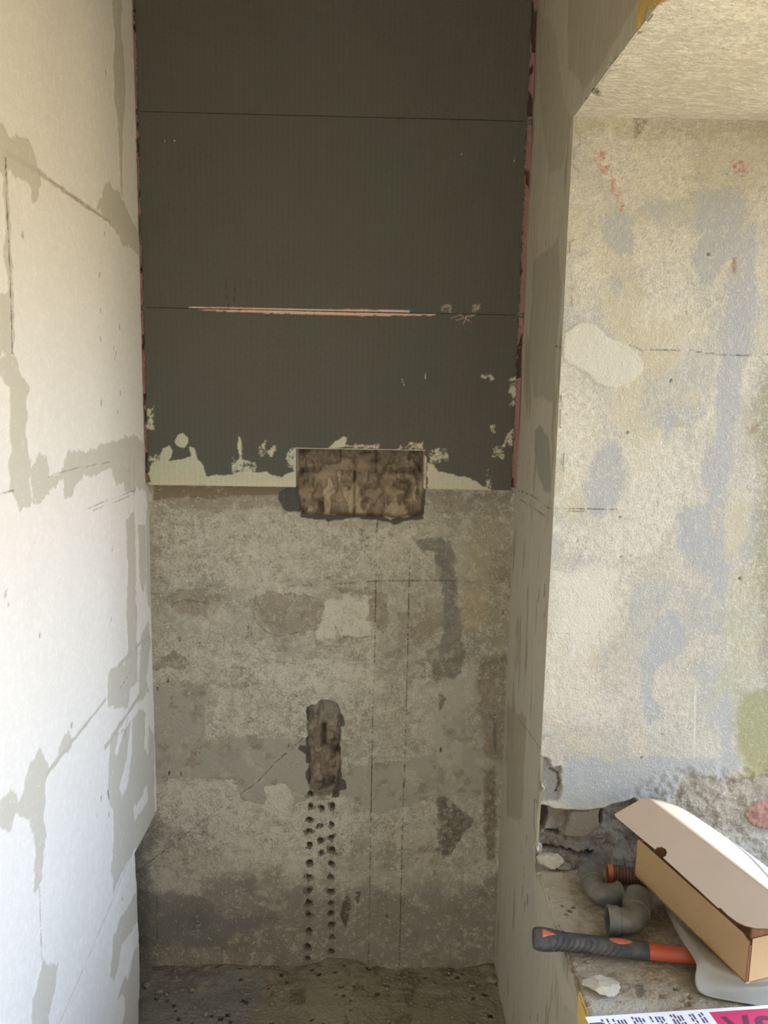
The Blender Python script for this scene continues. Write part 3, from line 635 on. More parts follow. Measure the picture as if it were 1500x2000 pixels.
# ================================================================== sill
SB = S(158, 148, 128)
fi = Field('XY', ZS, axis((XR-.001, XO+.02, .0026)), axis((YN, 1.0, .05), (1.0, YJ+.05, .0028)), 1, SB, .35)
fi.H += .003*fbm(fi.U, fi.V_, 8, 4, 4)+.0022*fbm(fi.U, fi.V_, 45, 5, 4)
fi.vary(8, .10, 2); fi.cov += .35*fbm(fi.U, fi.V_, 11, 2, 4)
fi.mottle(S(120, 106, 84), 20, .22, .12, .6, 4)
fi.mottle(S(112, 100, 80), 55, .28, .15, .5, 2)
fi.mottle(S(186, 181, 168), 9, .2, .2, .6, 5)
fi.poly([(1050, 1700), (1100, 1705), (1130, 1790), (1110, 1830), (1075, 1790)], col=S(186, 176, 156), soft=.01, warp=.01, al=.7)
fi.poly([(1140, 1930), (1300, 1965), (1250, 1990), (1150, 1990)], col=S(188, 186, 178), cov=.5, soft=.01, warp=.01, al=.7)
fi.poly([(1238, 1925), (1252, 1922), (1262, 1938), (1250, 1952), (1240, 1940)], col=S(112, 104, 90), cov=0, soft=.004, warp=.004, al=.8)
fi.poly([(1285, 1940), (1305, 1940), (1300, 1952), (1285, 1950)], col=S(110, 98, 80), cov=0, soft=.004, warp=.004, al=.8)
for p in ((1120, 1772), (1098, 1770), (1112, 1778), (1105, 1786), (1330, 1952), (1345, 1945), (1341, 1960), (1150, 1700), (1120, 1696), (1320, 1930)):
    c = fi.uv(p); fi.poly([(c[0]-.004, c[1]-.004), (c[0]+.004, c[1]-.004), (c[0]+.004, c[1]+.004), (c[0]-.004, c[1]+.004)], px=False, col=S(96, 84, 64), h=-.003, soft=.003, warp=.004)
a = sstep((fi.V_-YJ)/.012+.6); fi.H += a*(.012+.012*fbm(fi.U, fi.V_, 30, 3))
a = sstep(1-(fi.U-XR)/.012); fi.H -= a*(.003+.006*np.abs(fbm(fi.U*0, fi.V_, 28, 3)))
struct(fi.build('trim_3', M['sill']))

# ================================================================== floor, ceiling, room behind
FB = S(140, 131, 111)
ff = Field('XY', 0.0, axis((-.66, .40, .003)), axis((YR, 1.5, .3), (1.5, YB+.012, .003)), 1, FB, .3)
mx = fb.uv((655, 1885))[0]
md = np.exp(-((ff.U-mx)/.09)**2)
ff.H += .022*md*sstep((ff.V_-1.6)/.34) + .006*fbm(ff.U, ff.V_, 9, 3, 4)+.005*fbm(ff.U, ff.V_, 40, 5, 4)*sstep((ff.V_-1.7)/.2)
ff.H += .016*np.clip(fbm(ff.U, ff.V_, 13, 6, 4)+.3, 0, 1)*sstep((ff.V_-1.82)/.11)
ff.vary(8, .15, 2); ff.vary(50, .15, 4); ff.cov += .25*fbm(ff.U, ff.V_, 12, 2, 4)
ff.mottle(S(92, 80, 58), 18, .2, .15, .6, 4)
ff.poly([(260, 1900), (520, 1905), (480, 2010), (250, 2010)], col=S(126, 126, 122), cov=.3, soft=.05, warp=.02, al=.7)
for i in range(60):
    c = (random.Random(i).uniform(-.53, .36), random.Random(i+99).uniform(1.72, 1.93)); s_ = random.Random(i+7).uniform(.002, .006)
    ff.poly([(c[0]-s_, c[1]-s_), (c[0]+s_, c[1]-s_), (c[0]+s_, c[1]+s_), (c[0]-s_, c[1]+s_)], px=False, col=S(62, 54, 40), h=-.004, soft=.003, warp=.004, seed=i)
struct(ff.build('floor', M['floor']))
struct(boxes('ceiling', [((-.9, YR-.1, 2.74), (XO, 2.1, 2.86))], M['ceil']))
DW = .42  # unused half width; the wall behind the camera has no opening
struct(boxes('wall_front', [((-.9, YR-.12, -.1), (XO, YR, 2.86))], M['mass']))

# ================================================================== charcoal insulation boards
CB = S(86, 84, 75)
zt1, zt2, zbot = onY(650, 227, YB-.025)[2], onY(650, 608, YB-.025)[2], onY(650, 953, YB-.025)[2]
xfl, xfr = XL+.0065, XR-.012
def board(z0, z1, label, paintfn, notch=False):
    root = empty('insulation_board', (0, YB-.012, z0))
    f = Field('XZ', YB-.024, axis((xfl, xfr, .0024)), axis((z0+.0008, z1-.0008, .0022)), -1, CB, 0)
    f.H += .0012*fbm(f.U, f.V_, 5, 3); f.vary(6, .05, 2)
    # frayed outer edges
    er = np.minimum(f.U-xfl, xfr-f.U); f.H -= .004*sstep(1-er/.003)*(fbm(f.U, f.V_, 90, 3, 2) > 0)
    if paintfn: paintfn(f)
    uc = (f.us[:-1]+f.us[1:])/2; vc = (f.vs[:-1]+f.vs[1:])/2; UC, VC = np.meshgrid(uc, vc)
    keep = np.ones(UC.shape, bool)
    ragged = .0030*np.abs(fbm(UC*0, VC, 60, 4, 3)) + .0015*(fbm(UC*0, VC, 200, 2, 2) > .3)
    keep &= (UC > xfl+ragged) & (UC < xfr-ragged*1.5)
    if notch:
        l, t = f.uv((578, 876)); rr, _ = f.uv((829, 880))
        keep &= ~((UC > l) & (UC < rr) & (VC < t+.001*fbm(UC, VC, 60, 2, 2)))
    f.keep = keep
    o = f.build('cement_face', M['board'], None); o.parent = root; o.matrix_parent_inverse = mw(root).inverted()
    # pink foam core behind the face, ragged along the cut sides
    g = Field('XZ', YB-.019, axis((XL+.0005, XL+.03, .0015), (XL+.03, XR-.03, .01), (XR-.03, XR-.0005, .0015)), axis((z0+.006, z1-.006, .003)), -1, S(168, 128, 118), .3)
    n = fbm(g.U, g.V_, 60, 5, 4)
    g.H += .003*n - .012*sstep((fbm(g.U*2, g.V_, 22, 6, 4)-.28)/.08)*(g.U > XR-.02) - .012*sstep((fbm(g.U*2, g.V_, 30, 2, 4)-.2)/.08)*(g.U < XL+.03)
    dkm = sstep((fbm(g.U*2, g.V_, 22, 6, 4)-.25)/.1)*(g.U > XR-.02) + sstep((fbm(g.U*2, g.V_, 30, 2, 4)-.1)/.1)*(g.U < XL+.03)
    g.C = g.C*(1-.75*np.clip(dkm, 0, 1)[..., None])+S(70, 48, 40)*.75*np.clip(dkm, 0, 1)[..., None]; g.cov -= .3*np.clip(dkm, 0, 1)
    if notch:
        UC, VC = np.meshgrid((g.us[:-1]+g.us[1:])/2, (g.vs[:-1]+g.vs[1:])/2)
        g.keep = ~((UC > l-.004) & (UC < rr+.002) & (VC < t+.003))
    o2 = g.build('foam_core', M['foam'], None); o2.parent = root; o2.matrix_parent_inverse = mw(root).inverted()
    o2['label'] = 'pink foam core showing at the cut edges'
    if notch:   # thin side walls of the cut-out
        bm = bmesh.new()
        box(bm, (l-.006, YB-.024, z0+.002), (l, YB-.002, t)); box(bm, (rr, YB-.024, z0+.002), (rr+.006, YB-.002, t)); box(bm, (l-.003, YB-.0245, t), (rr+.003, YB-.002, t+.0022))
        c = obj('cut_edge', bm, M['cutedge'], root); c['label'] = 'pale cut edge around the notch'
    tag(root, label, 'board')
    return root
M['cutedge'] = simple('cut_edge', S(170, 162, 142), .9, .25, 90, .001)
MC = S(184, 178, 156)
def scuff(f, pts, al=.6): f.poly(pts, col=MC, soft=.003, warp=.010, fr=90, al=al, tex=1.6)
def pt_top(f):
    f.line([(450, 226), (1030, 235)], .001, col=S(60, 56, 46))
def pt_mid(f):
    f.poly([(368, 603), (450, 603), (560, 607), (700, 609), (800, 611), (800, 606), (560, 603), (450, 600), (368, 600)], col=S(214, 178, 158), soft=.0012, warp=.0015, al=.95)
    f.line([(440, 540), (443, 575), (447, 605)], .001, col=S(58, 54, 46)); f.line([(461, 548), (457, 598)], .001, col=S(58, 54, 46))
    for p in ((322, 275), (341, 275), (901, 301), (1004, 314)): f.blobs([p], .0015, col=MC, soft=.002, warp=.001)
    scuff(f, [(862, 598), (880, 596), (880, 610), (862, 606)], .35); scuff(f, [(925, 598), (938, 594), (930, 610), (920, 611)], .4)
def pt_low(f):
    f.poly([(375, 604), (560, 606), (700, 611), (850, 613), (850, 616), (700, 617), (560, 613), (430, 608)], col=S(214, 172, 155), soft=.0012, warp=.0022, fr=120, al=.95, h=-.002)
    for a_, b_ in (((880, 622), (905, 612)), ((890, 626), (925, 615)), ((905, 632), (915, 610)), ((895, 612), (918, 628)), ((770, 615), (830, 614)), ((920, 618), (935, 612))):
        f.line([a_, b_], .0012, col=S(190, 160, 145), brk=.8)
    f.vary(3, .05, 6)
    # cream mortar smeared over the foot of the board
    f.poly([(297, 905), (310, 898), (340, 900), (370, 893), (383, 896), (395, 905), (402, 925), (400, 945), (297, 950), (290, 925)], col=MC, soft=.0012, warp=.004, fr=60, h=.0015, seed=3)
    f.poly([(342, 862), (347, 848), (357, 846), (366, 856), (368, 868), (358, 875), (345, 870)], col=MC, soft=.0012, warp=.004, h=.002)
    f.poly([(312, 893), (318, 876), (330, 871), (337, 880), (335, 893), (328, 902), (312, 902)], col=MC, soft=.0012, warp=.004, h=.002)
    f.poly([(368, 872), (380, 875), (383, 885), (384, 900), (372, 898), (374, 885)], col=MC, soft=.0012, warp=.003, h=.002)
    f.poly([(400, 930), (455, 926), (480, 920), (520, 922), (550, 932), (582, 915), (582, 955), (400, 955)], col=MC, soft=.0015, warp=.006, fr=80, h=.001)
    f.poly([(835, 904), (848, 905), (855, 920), (880, 925), (905, 930), (932, 942), (960, 958), (835, 958)], col=MC, soft=.0015, warp=.006, fr=80, h=.001)
    f.poly([(464, 868), (467, 853), (471, 862), (473, 885), (470, 895), (465, 885)], col=MC, soft=.0015, warp=.003)
    f.poly([(470, 893), (474, 880), (472, 900), (467, 897)], col=MC, soft=.0015, warp=.003)
    f.poly([(645, 870), (655, 862), (672, 852), (678, 855), (676, 868), (690, 872), (640, 876)], col=MC, soft=.002, warp=.004, h=.001)
    for P in ([(520, 885), (535, 866), (540, 880), (528, 890)], [(455, 895), (500, 905), (500, 925), (455, 920)], [(560, 880), (578, 875), (578, 920), (560, 915)], [(286, 800), (300, 795), (296, 812), (286, 812)],
              [(286, 820), (300, 820), (298, 838), (286, 838)], [(690, 870), (740, 868), (740, 876), (690, 876)], [(780, 868), (825, 866), (825, 876), (780, 876)], [(955, 830), (968, 828), (966, 842), (957, 838)],
              [(940, 735), (955, 732), (972, 742), (960, 745)], [(948, 920), (955, 915), (956, 958), (948, 958)], [(960, 875), (985, 868), (982, 895), (962, 890)], [(985, 850), (1002, 840), (1002, 870), (985, 865)],
              [(995, 740), (1008, 735), (1008, 790), (998, 790)], [(505, 872), (520, 862), (515, 890), (505, 885)], [(290, 890), (312, 890), (312, 900), (290, 900)], [(840, 880), (870, 875), (875, 900), (842, 900)]):
        scuff(f, P, .75)
    f.line([(785, 740), (790, 755)], .001, col=MC); f.line([(830, 722), (831, 740)], .001, col=MC)
    f.poly([(288, 941), (560, 936), (582, 932), (582, 965), (288, 960)], col=S(190, 180, 156), soft=.002, warp=.003, h=.0015, al=.9, tex=.3)
    f.line([(830, 955), (900, 958), (1000, 962)], .004, col=S(176, 168, 144), warp=.003, brk=.7)
board(zt1, 2.74, 'large charcoal insulation board at the very top of the back wall', pt_top)
board(zt2, zt1, 'charcoal insulation board in the middle, above the long pale pink scratch', pt_mid)
board(zbot, zt2, 'lowest charcoal insulation board with cream mortar smears, notched round the rectangular recess', pt_low, True)

# ================================================================== things on the sill
def sweep(bm, rings, seg=28, mi=0):
    """rings: (centre, tangent, radius or (ru, rv), up) -> skin"""
    prev = None; first = None
    for c, t, r, *rest in rings:
        t = Vector(t).normalized(); up = Vector(rest[0]) if rest else Vector((0, 0, 1))
        a = t.cross(up).normalized(); b = a.cross(t).normalized()
        ru, rv = r if isinstance(r, tuple) else (r, r)
        vs = []
        for k in range(seg):
            th = 2*math.pi*k/seg
            fr_ = rest[1](th) if len(rest) > 1 else 0
            vs.append(bm.verts.new(Vector(c)+a*math.cos(th)*(ru+fr_)+b*math.sin(th)*(rv+fr_)))
        if prev:
            for k in range(seg):
                f = bm.faces.new((prev[k], prev[(k+1) % seg], vs[(k+1) % seg], vs[k])); f.material_index = mi; f.smooth = True
        else: first = vs
        prev = vs
    return first, prev
def cap(bm, vs, mi=0):
    f = bm.faces.new(vs); f.material_index = mi
def V3(p): return Vector((float(p[0]), float(p[1]), float(p[2])))
def onsill(px, py, h=0): return V3(onZ(px, py, ZS+h))
def autosmooth(o, ang=35):
    me = o.data; bm = bmesh.new(); bm.from_mesh(me)
    for f in bm.faces: f.smooth = True
    for e_ in bm.edges:
        if len(e_.link_faces) == 2 and e_.calc_face_angle(0) > math.radians(ang): e_.smooth = False
    bm.to_mesh(me); bm.free()

# ---- grey drain pipe elbows
M['pvc'] = simple('grey_pvc', S(92, 93, 88), .5, .10, 60, .0002, spec=.4, dust=S(140, 128, 104), dustf=.55)
def elbow(name, p0, p1, p2, r, bend, sock, rim_in, marks=True):
    """socket at p0, bend around p1, socket at p2"""
    root = empty(name, (p1.x, p1.y, ZS))
    d0 = (p1-p0).normalized(); d1 = (p2-p1).normalized()
    # arc between
    ang = d0.angle(d1); cut = bend*math.tan(ang/2)
    a0 = p1-d0*cut; a1 = p1+d1*cut
    bm = bmesh.new(); rings = []
    N = 12
    for k in range(N+1):
        t = k/N; q0 = a0.lerp(p1, t); q1 = p1.lerp(a1, t); c = q0.lerp(q1, t); tt = (q1-q0).normalized()
        rings.append((c, tt, r*.89))
    s0 = [(a0-d0*.004, d0, r*.89), (a0-d0*.005, d0, r)]
    s1 = [(a1+d1*.004, d1, r*.89), (a1+d1*.005, d1, r)]
    sweep(bm, [(a0-d0*.02, d0, r*.8)]+[(a0-d0*.0045, d0, r*.89)]+rings+[(a1+d1*.0045, d1, r*.89)])
    o = obj('bend', bm, M['pvc'], root, False); autosmooth(o)
    for pe, a_, dr in ((p0, a0, -d0), (p2, a1, d1)):
        bm = bmesh.new(); L = (pe-a_).length
        rr = [(a_+dr*.002, dr, r*.84), (a_+dr*.003, dr, r*.985), (a_+dr*.005, dr, r), (a_+dr*(L*.75), dr, r), (a_+dr*(L*.78), dr, r*1.035), (a_+dr*(L-.0015), dr, r*1.04),
              (a_+dr*L, dr, r*1.02), (a_+dr*L, dr, r*.88), (a_+dr*(L-.006), dr, r*.86), (a_+dr*(L*.35), dr, r*.86), (a_+dr*(L*.34), dr, r*.7), (a_+dr*(L*.2), dr, r*.7)]
        f0, l0 = sweep(bm, rr); cap(bm, l0)
        o = obj('socket', bm, M['pvc'], root, False); autosmooth(o)
        if marks:
            up = Vector((0, 0, 1)); s_ = dr.cross(up).normalized(); n_ = (s_*.93*(1 if s_.y < 0 else -1)+up*.36).normalized()
            q = a_+dr*L*.42+n_*(r*1.0)
            t_ = n_.cross(dr).normalized(); bm = bmesh.new()
            mtx = Matrix((( *dr, ), (*t_,), (*n_,))).transposed().to_4x4(); mtx.translation = q
            bmesh.ops.create_cube(bm, size=1, matrix=mtx @ Matrix.Diagonal((L*.5, .004, .0012, 1)))
            obj('seam_rib', bm, M['pvc'], root)
    return root
r1 = .0235
e1 = elbow('pipe_elbow', onsill(1152, 1701, r1+.003), onsill(1165, 1752, r1+.003), onsill(1211, 1746, r1+.003), r1, .030, .02, True, False)
tag(e1, 'grey plastic drain elbow lying nearer the jamb, its open mouth facing right', 'pipe fitting', 'grey drain elbows on the sill')
r2 = .0258
e2 = elbow('pipe_elbow', onsill(1186, 1797, r2+.003), onsill(1240, 1801, r2+.003), onsill(1245, 1752, r2+.003), r2, .034, .02, True, True)
tag(e2, 'larger grey plastic drain elbow lying just behind the hammer grip', 'pipe fitting', 'grey drain elbows on the sill')

# ---- corrugated conduit, running under the box
M['conduit'] = simple('brown_conduit', S(104, 78, 62), .6, .2, 50, .0004, dust=S(128, 110, 86), dustf=.7)
M['orange'] = simple('orange_plastic', S(188, 92, 62), .5, .12, 60, .0003, dust=S(170, 130, 100), dustf=.6)
pc0, pc1 = onsill(1186, 1706, .020), onsill(1290, 1716, .020)
root = empty('corrugated_conduit', (pc0.x, pc0.y, ZS)); dd = (pc1-pc0).normalized(); L = (pc1-pc0).length
bm = bmesh.new(); rr = []
for k in range(0, 120):
    s_ = .010+(L-.010)*k/119; rr.append((pc0+dd*s_, dd, .0165+.0016*math.sin(s_*2*math.pi/.0062)))
a_, b_ = sweep(bm, rr); cap(bm, b_); cap(bm, a_)
obj('hose', bm, M['conduit'], root, True)
bm = bmesh.new(); a_, b_ = sweep(bm, [(pc0+dd*.02, dd, .013), (pc0+dd*.001, dd, .0135), (pc0, dd, .0145), (pc0, dd, .0185), (pc0+dd*.001, dd, .019), (pc0+dd*.010, dd, .019), (pc0+dd*.011, dd, .016)])
cap(bm, a_); o = obj('end_collar', bm, M['orange'], root); autosmooth(o); o['label'] = 'orange collar'
tag(root, 'brown corrugated conduit with an orange end, behind the elbows and under the box', 'conduit')

# ---- hammer
M['rubber'] = simple('grip_rubber', S(58, 58, 60), .65, .10, 90, .0003, spec=.35, dust=S(112, 106, 96), dustf=.45)
M['shaft'] = simple('orange_shaft', S(178, 80, 52), .5, .12, 50, .0003, dust=S(150, 100, 76), dustf=.7, vec=(.4, 3, 3))
M['steel'] = simple('forged_steel', S(120, 118, 112), .4, .15, 60, .0003, metal=.8)
h0, h1 = onsill(1040, 1832, .021), onsill(1366, 1869, .021)
ax = (h1-h0).normalized(); LH = (h1-h0).length
side = ax.cross(Vector((0, 0, 1))).normalized()
root = empty('hammer', (h0.x, h0.y, ZS))
lg = LH*.70
prof = [(0, .60), (.001, .80), (.004, .90), (.010, .97), (.018, 1.0), (.030, .97), (.045, .86), (.06, .80), (.08, .79), (.11, .80), (.15, .80), (lg-.002, .79), (lg, .76)]
def pr(s_): return float(np.interp(s_, [p[0] for p in prof], [p[1] for p in prof]))
bm = bmesh.new(); rings = []; n = 260
for k in range(n+1):
    s_ = lg*k/n; w_ = pr(s_)
    def rib(th, s_=s_):
        if s_ < .028 or s_ > lg*.80: return 0
        fade = min(1, (s_-.028)/.015, (lg*.80-s_)/.02)
        # slanting ribs on the flank facing the room
        front = max(0, math.cos(th-math.radians(-20)))
        ph = (s_ - .012*math.sin(th+.6))/.0098
        return -.0030*fade*front**.5*(.5+.5*math.cos(2*math.pi*ph))**2
    rings.append((h0+ax*s_, ax, (.0225*w_, .0180*w_), (0, 0, 1), rib))
a_, b_ = sweep(bm, rings, 72); cap(bm, a_); cap(bm, b_)
o = obj('grip', bm, M['rubber'], root); autosmooth(o, 60)
bm = bmesh.new(); a_, b_ = sweep(bm, [(h0+ax*s_, ax, (ru, .0125)) for s_, ru in ((lg-.004, .0150), (lg+.001, .0160), (lg+.02, .0158), (LH+.05, .0140), (LH+.062, .0125))], 40); cap(bm, a_); cap(bm, b_)
o = obj('shaft', bm, M['shaft'], root); autosmooth(o); o['label'] = 'orange shaft'
def inlay(s0, s1, w_, off):   # orange inlay panels flush with the top of the grip
    bm = bmesh.new(); pts = []
    nn = 14
    top = []
    for k in range(nn+1):
        t = k/nn; s_ = s0+(s1-s0)*t; hw = w_*math.sin(math.pi*min(1, max(.0, t)))**.7
        if off < 0: hw = w_*(1-t)
        row = []
        for j in (-1, -.5, 0, .5, 1):
            th = math.pi/2 + off_a + j*hw
            ww = pr(s_)
            row.append(bm.verts.new(h0+ax*s_+side*math.cos(th)*(.0225*ww+.0004)+Vector((0, 0, 1))*math.sin(th)*(.0180*ww+.0004)))
        top.append(row)
    for r0, r1_ in zip(top, top[1:]):
        for q in range(4): bm.faces.new((r0[q], r0[q+1], r1_[q+1], r1_[q]))
    bmesh.ops.remove_doubles(bm, verts=bm.verts, dist=.00005)
    geom = bmesh.ops.extrude_face_region(bm, geom=bm.faces[:])
    for v in geom['geom']:
        if isinstance(v, bmesh.types.BMVert): v.co -= Vector((0, 0, .002))
    o = obj('inlay', bm, M['orange'], root, True); o['label'] = 'orange inlay in the rubber grip'
off_a = -.25; inlay(.016, .040, .42, -1)
off_a = .0; inlay(lg*.66, lg*.86, .42, 1)
# steel head, out of sight under the box
bm = bmesh.new(); hc = h0+ax*(LH+.062)
sd = side
for s_, ru in ((0, 0),):
    rings = [(hc+sd*t, sd, r_) for t, r_ in ((-.042, .008), (-.041, .0115), (-.030, .0118), (-.024, .0095), (-.014, .011), (.014, .011), (.03, .010), (.047, .0045), (.050, .002))]
    a_, b_ = sweep(bm, rings, 8); cap(bm, a_); cap(bm, b_)
for v in bm.verts: v.co.z = max(v.co.z, ZS+.004)
obj('head', bm, M['steel'], root)
tag(root, 'hammer with black ribbed rubber grip and orange shaft, sticking out over the sill edge', 'hammer')

# ---- cardboard box, lying on the hammer head and the conduit
M['card'] = simple('kraft_card', S(186, 156, 114), .8, .05, 14, .0001, spec=.2)
M['cardtan'] = simple('kraft_card_lid', S(190, 170, 148), .8, .04, 14, .0001, spec=.2)
M['cardcut'] = simple('corrugated_edge', S(122, 84, 56), .9, .25, 160, .0006, vec=(1, 1, .2))
M['paper'] = simple('white_paper', S(236, 238, 242), .6, .02, 20, .0001)
HB = .042
A0 = onsill(1240, 1710, HB); B0 = onsill(1457, 1922, HB)
dL = (B0-A0); LB = dL.length; dL.normalize(); eL = Vector((0, 0, 1)).cross(dL)
eL = Vector((-dL.y, dL.x, 0)) if (-dL.y) > 0 else Vector((dL.y, -dL.x, 0))
UP = Vector((0, 0, 1)); HX = .080; WX = .165; T = .003
root = empty('cardboard_box', A0+eL*WX/2+dL*LB/2)
def slab(bm, p, a, b, n, mi=0):
    vs = [bm.verts.new(p+a*i+b*j+n*k) for i in (0, 1) for j in (0, 1) for k in (0, 1)]
    for f in ((0, 1, 3, 2), (4, 6, 7, 5), (0, 4, 5, 1), (2, 3, 7, 6), (0, 2, 6, 4), (1, 5, 7, 3)):
        q = bm.faces.new([vs[i] for i in f]); q.material_index = mi
bm = bmesh.new()
slab(bm, A0, dL*LB, eL*WX, UP*T)                                           # bottom
slab(bm, A0+eL*(WX-T), dL*LB, eL*T, UP*HX)                                 # hinge side
slab(bm, A0+dL*T+eL*T+UP*T, dL*T, eL*(WX-2*T), UP*(HX-T-.004))             # back end
obj('tray', bm, M['card'], root)
def poly_slab(name, P, n, mat, edgemat=None, bev=0):
    bm = bmesh.new(); a = [bm.verts.new(p) for p in P]; b = [bm.verts.new(p+n) for p in P]
    bm.faces.new(a); bm.faces.new(b[::-1])
    for i in range(len(P)):
        f = bm.faces.new((a[i], a[(i+1) % len(P)], b[(i+1) % len(P)], b[i])); f.material_index = 1 if edgemat else 0
    return obj(name, bm, [mat, edgemat] if edgemat else mat, root)
poly_slab('front_wall', [A0, A0+dL*(LB-.002), A0+dL*(LB-.002)+UP*(HX-.006), A0+dL*(LB-.016)+UP*HX, A0+dL*.004+UP*HX, A0+UP*(HX-.006)], eL*T, M['card'], M['cardcut'])
E0 = A0+dL*LB
poly_slab('end_wall', [E0+eL*.005, E0+eL*WX, E0+eL*WX+UP*HX, E0+eL*.005+UP*HX], -dL*T, M['card'], M['cardcut'])
for a_, b_, c_, d_ in ((E0+eL*.0002-dL*.0028, dL*.002, eL*.0062, UP*(HX-.012)), (A0-dL*.004+eL*.001+UP*.004, dL*.004, eL*.006, UP*(HX-.004))):
    bm = bmesh.new(); slab(bm, a_, b_, c_, d_)
    o = obj('corner_fold', bm, M['cardcut'], root); o['label'] = 'raw brown corrugated edge at the corner'
# lid: a bowed top with its front flap swung out
F0 = V3(onY(1264, 1558, A0.y+.005)); F1 = V3(onY(1476, 1721, B0.y+.02)); G0 = V3(onY(1200, 1590, A0.y-.002))
fd = (F1-F0).normalized(); pn = fd.cross(G0-F0).normalized()
def onP(px, py):
    d = V3(ray(px, py)); c = V3(CAM); return c + d*((F0-c).dot(pn)/d.dot(pn))
out_ = [(1264, 1558), (1255, 1559), (1200, 1590), (1203, 1596), (1240, 1627), (1277, 1657), (1279, 1659), (1283, 1655), (1292, 1654), (1300, 1658), (1303, 1665), (1300, 1672), (1295, 1675), (1340, 1716), (1360, 1734), (1402, 1773), (1407, 1773),
        (1422, 1788), (1440, 1801), (1455, 1808), (1475, 1813), (1500, 1814), (1540, 1812), (1548, 1778)]
FP = [onP(*p) for p in out_]
if pn.dot(V3(CAM)-F0) > 0: pn = -pn
poly_slab('lid_flap', FP, pn*.0022, M['cardtan'], M['cardcut'])
# recess glimpsed through the thumb notch
Hg0 = A0+eL*(WX)+UP*(HX+.0005); NS, NW = 24, 12
bm = bmesh.new(); rows = []
Fe = F0+fd*((FP[-1]-F0).dot(fd)); Ls = (Fe-F0).length
for i in range(NS+1):
    t = i/NS; a = F0.lerp(Fe, t); b = Hg0 + dL*(Ls*t); row = []
    for j in range(NW+1):
        s_ = j/NW; p = a.lerp(b, s_); p = p + UP*(.020*math.sin(math.pi*s_)*(.3+.7*math.sin(math.pi*min(1, .15+.7*t))))
        row.append(bm.verts.new(p))
    rows.append(row)
for i in range(NS):
    for j in range(NW): bm.faces.new((rows[i][j], rows[i][j+1], rows[i+1][j+1], rows[i+1][j])).smooth = True
ge = bmesh.ops.extrude_face_region(bm, geom=bm.faces[:])
for v in ge['geom']:
    if isinstance(v, bmesh.types.BMVert): v.co -= UP*.002
M['lidtop'] = simple('pale_lid', S(228, 208, 180), .8, .03, 14, .0001)  # same card as the flap, paler because the light on top is painted in
obj('lid_top', bm, M['lidtop'], root)
bm = bmesh.new(); rows = []
for i in range(8, 22):
    t = i/NS; a = F0.lerp(Fe, t); b = Hg0 + dL*(Ls*t); row = []
    lo = .62-.035*(i-8)
    for j in range(7):
        s_ = lo+(.98-lo)*j/6; p = a.lerp(b, s_); p = p + UP*(.0012+.020*math.sin(math.pi*s_)*(.3+.7*math.sin(math.pi*min(1, .15+.7*t))))
        row.append(bm.verts.new(p))
    rows.append(row)
for i in range(len(rows)-1):
    for j in range(6): bm.faces.new((rows[i][j], rows[i][j+1], rows[i+1][j+1], rows[i+1][j])).smooth = True
ge = bmesh.ops.extrude_face_region(bm, geom=bm.faces[:])
for v in ge['geom']:
    if isinstance(v, bmesh.types.BMVert): v.co -= UP*.0008
o = obj('shipping_label', bm, M['paper'], root); o['label'] = 'white sheet stuck on the lid'
# end tab of the lid
bm = bmesh.new(); slab(bm, E0-dL*.006+eL*.004+UP*(HX-.001), dL*.004, eL*(WX-.01), UP*.02)
obj('lid_tab', bm, M['cardcut'], root)
tag(root, 'long brown cardboard mailing box with raised lid flap, on the sill', 'box')

# ---- grey foam sheet curling up under the box
M['sheet'] = simple('foam_sheet', S(158, 154, 140), .8, .05, 30, .0003)
prow = [((1296, 1768, .004), (1297, 1765, .010), (1312, 1768, .004)),
        ((1312, 1800, .012), (1316, 1786, .026), (1345, 1800, .010)),
        ((1328, 1832, .026), (1334, 1812, .040), (1385, 1840, .022)),
        ((1345, 1856, .040), (1352, 1838, .050), (1410, 1868, .036)),
        ((1361, 1880, .042), (1369, 1863, .054), (1440, 1895, .036)),
        ((1361, 1890, .036), (1374, 1882, .046), (1455, 1912, .034)),
        ((1357, 1905, .026), (1380, 1905, .026), (1470, 1920, .028)),
        ((1358, 1928, .014), (1388, 1926, .010), (1480, 1925, .016)),
        ((1372, 1945, .007), (1402, 1938, .005), (1490, 1928, .010)),
        ((1420, 1953, .006), (1440, 1945, .004), (1500, 1930, .008)),
        ((1470, 1962, .006), (1480, 1952, .004), (1530, 1932, .006)),
        ((1520, 1972, .006), (1525, 1960, .004), (1570, 1935, .005)),
        ((1580, 1982, .005), (1585, 1970, .004), (1610, 1940, .004))]
bm = bmesh.new(); G = []
for lo, top, inn in prow:
    p = [onsill(*lo), onsill(*top), onsill(*inn)]; q = p[2]+(p[2]-p[1])*.0
    mid = p[1].lerp(p[2], .35); mid.z = p[2].z+(p[1].z-p[2].z)*.25
    far = p[2]+Vector((.05, .01, 0)); far.z = p[2].z
    G.append([bm.verts.new(v) for v in (p[0], p[1], mid, p[2], far)])
for a, b in zip(G, G[1:]):
    for j in range(4): bm.faces.new((a[j], b[j], b[j+1], a[j+1])).smooth = True
o = obj('foam_sheet', bm, M['sheet'], None, True)
sf = o.modifiers.new('s', 'SUBSURF'); sf.levels = 3; sf.render_levels = 3
so = o.modifiers.new('t', 'SOLIDIFY'); so.thickness = .0018; so.offset = 0
tag(o, 'grey foam sheet with a curled-up edge, sticking out from under the cardboard box', 'foam sheet')

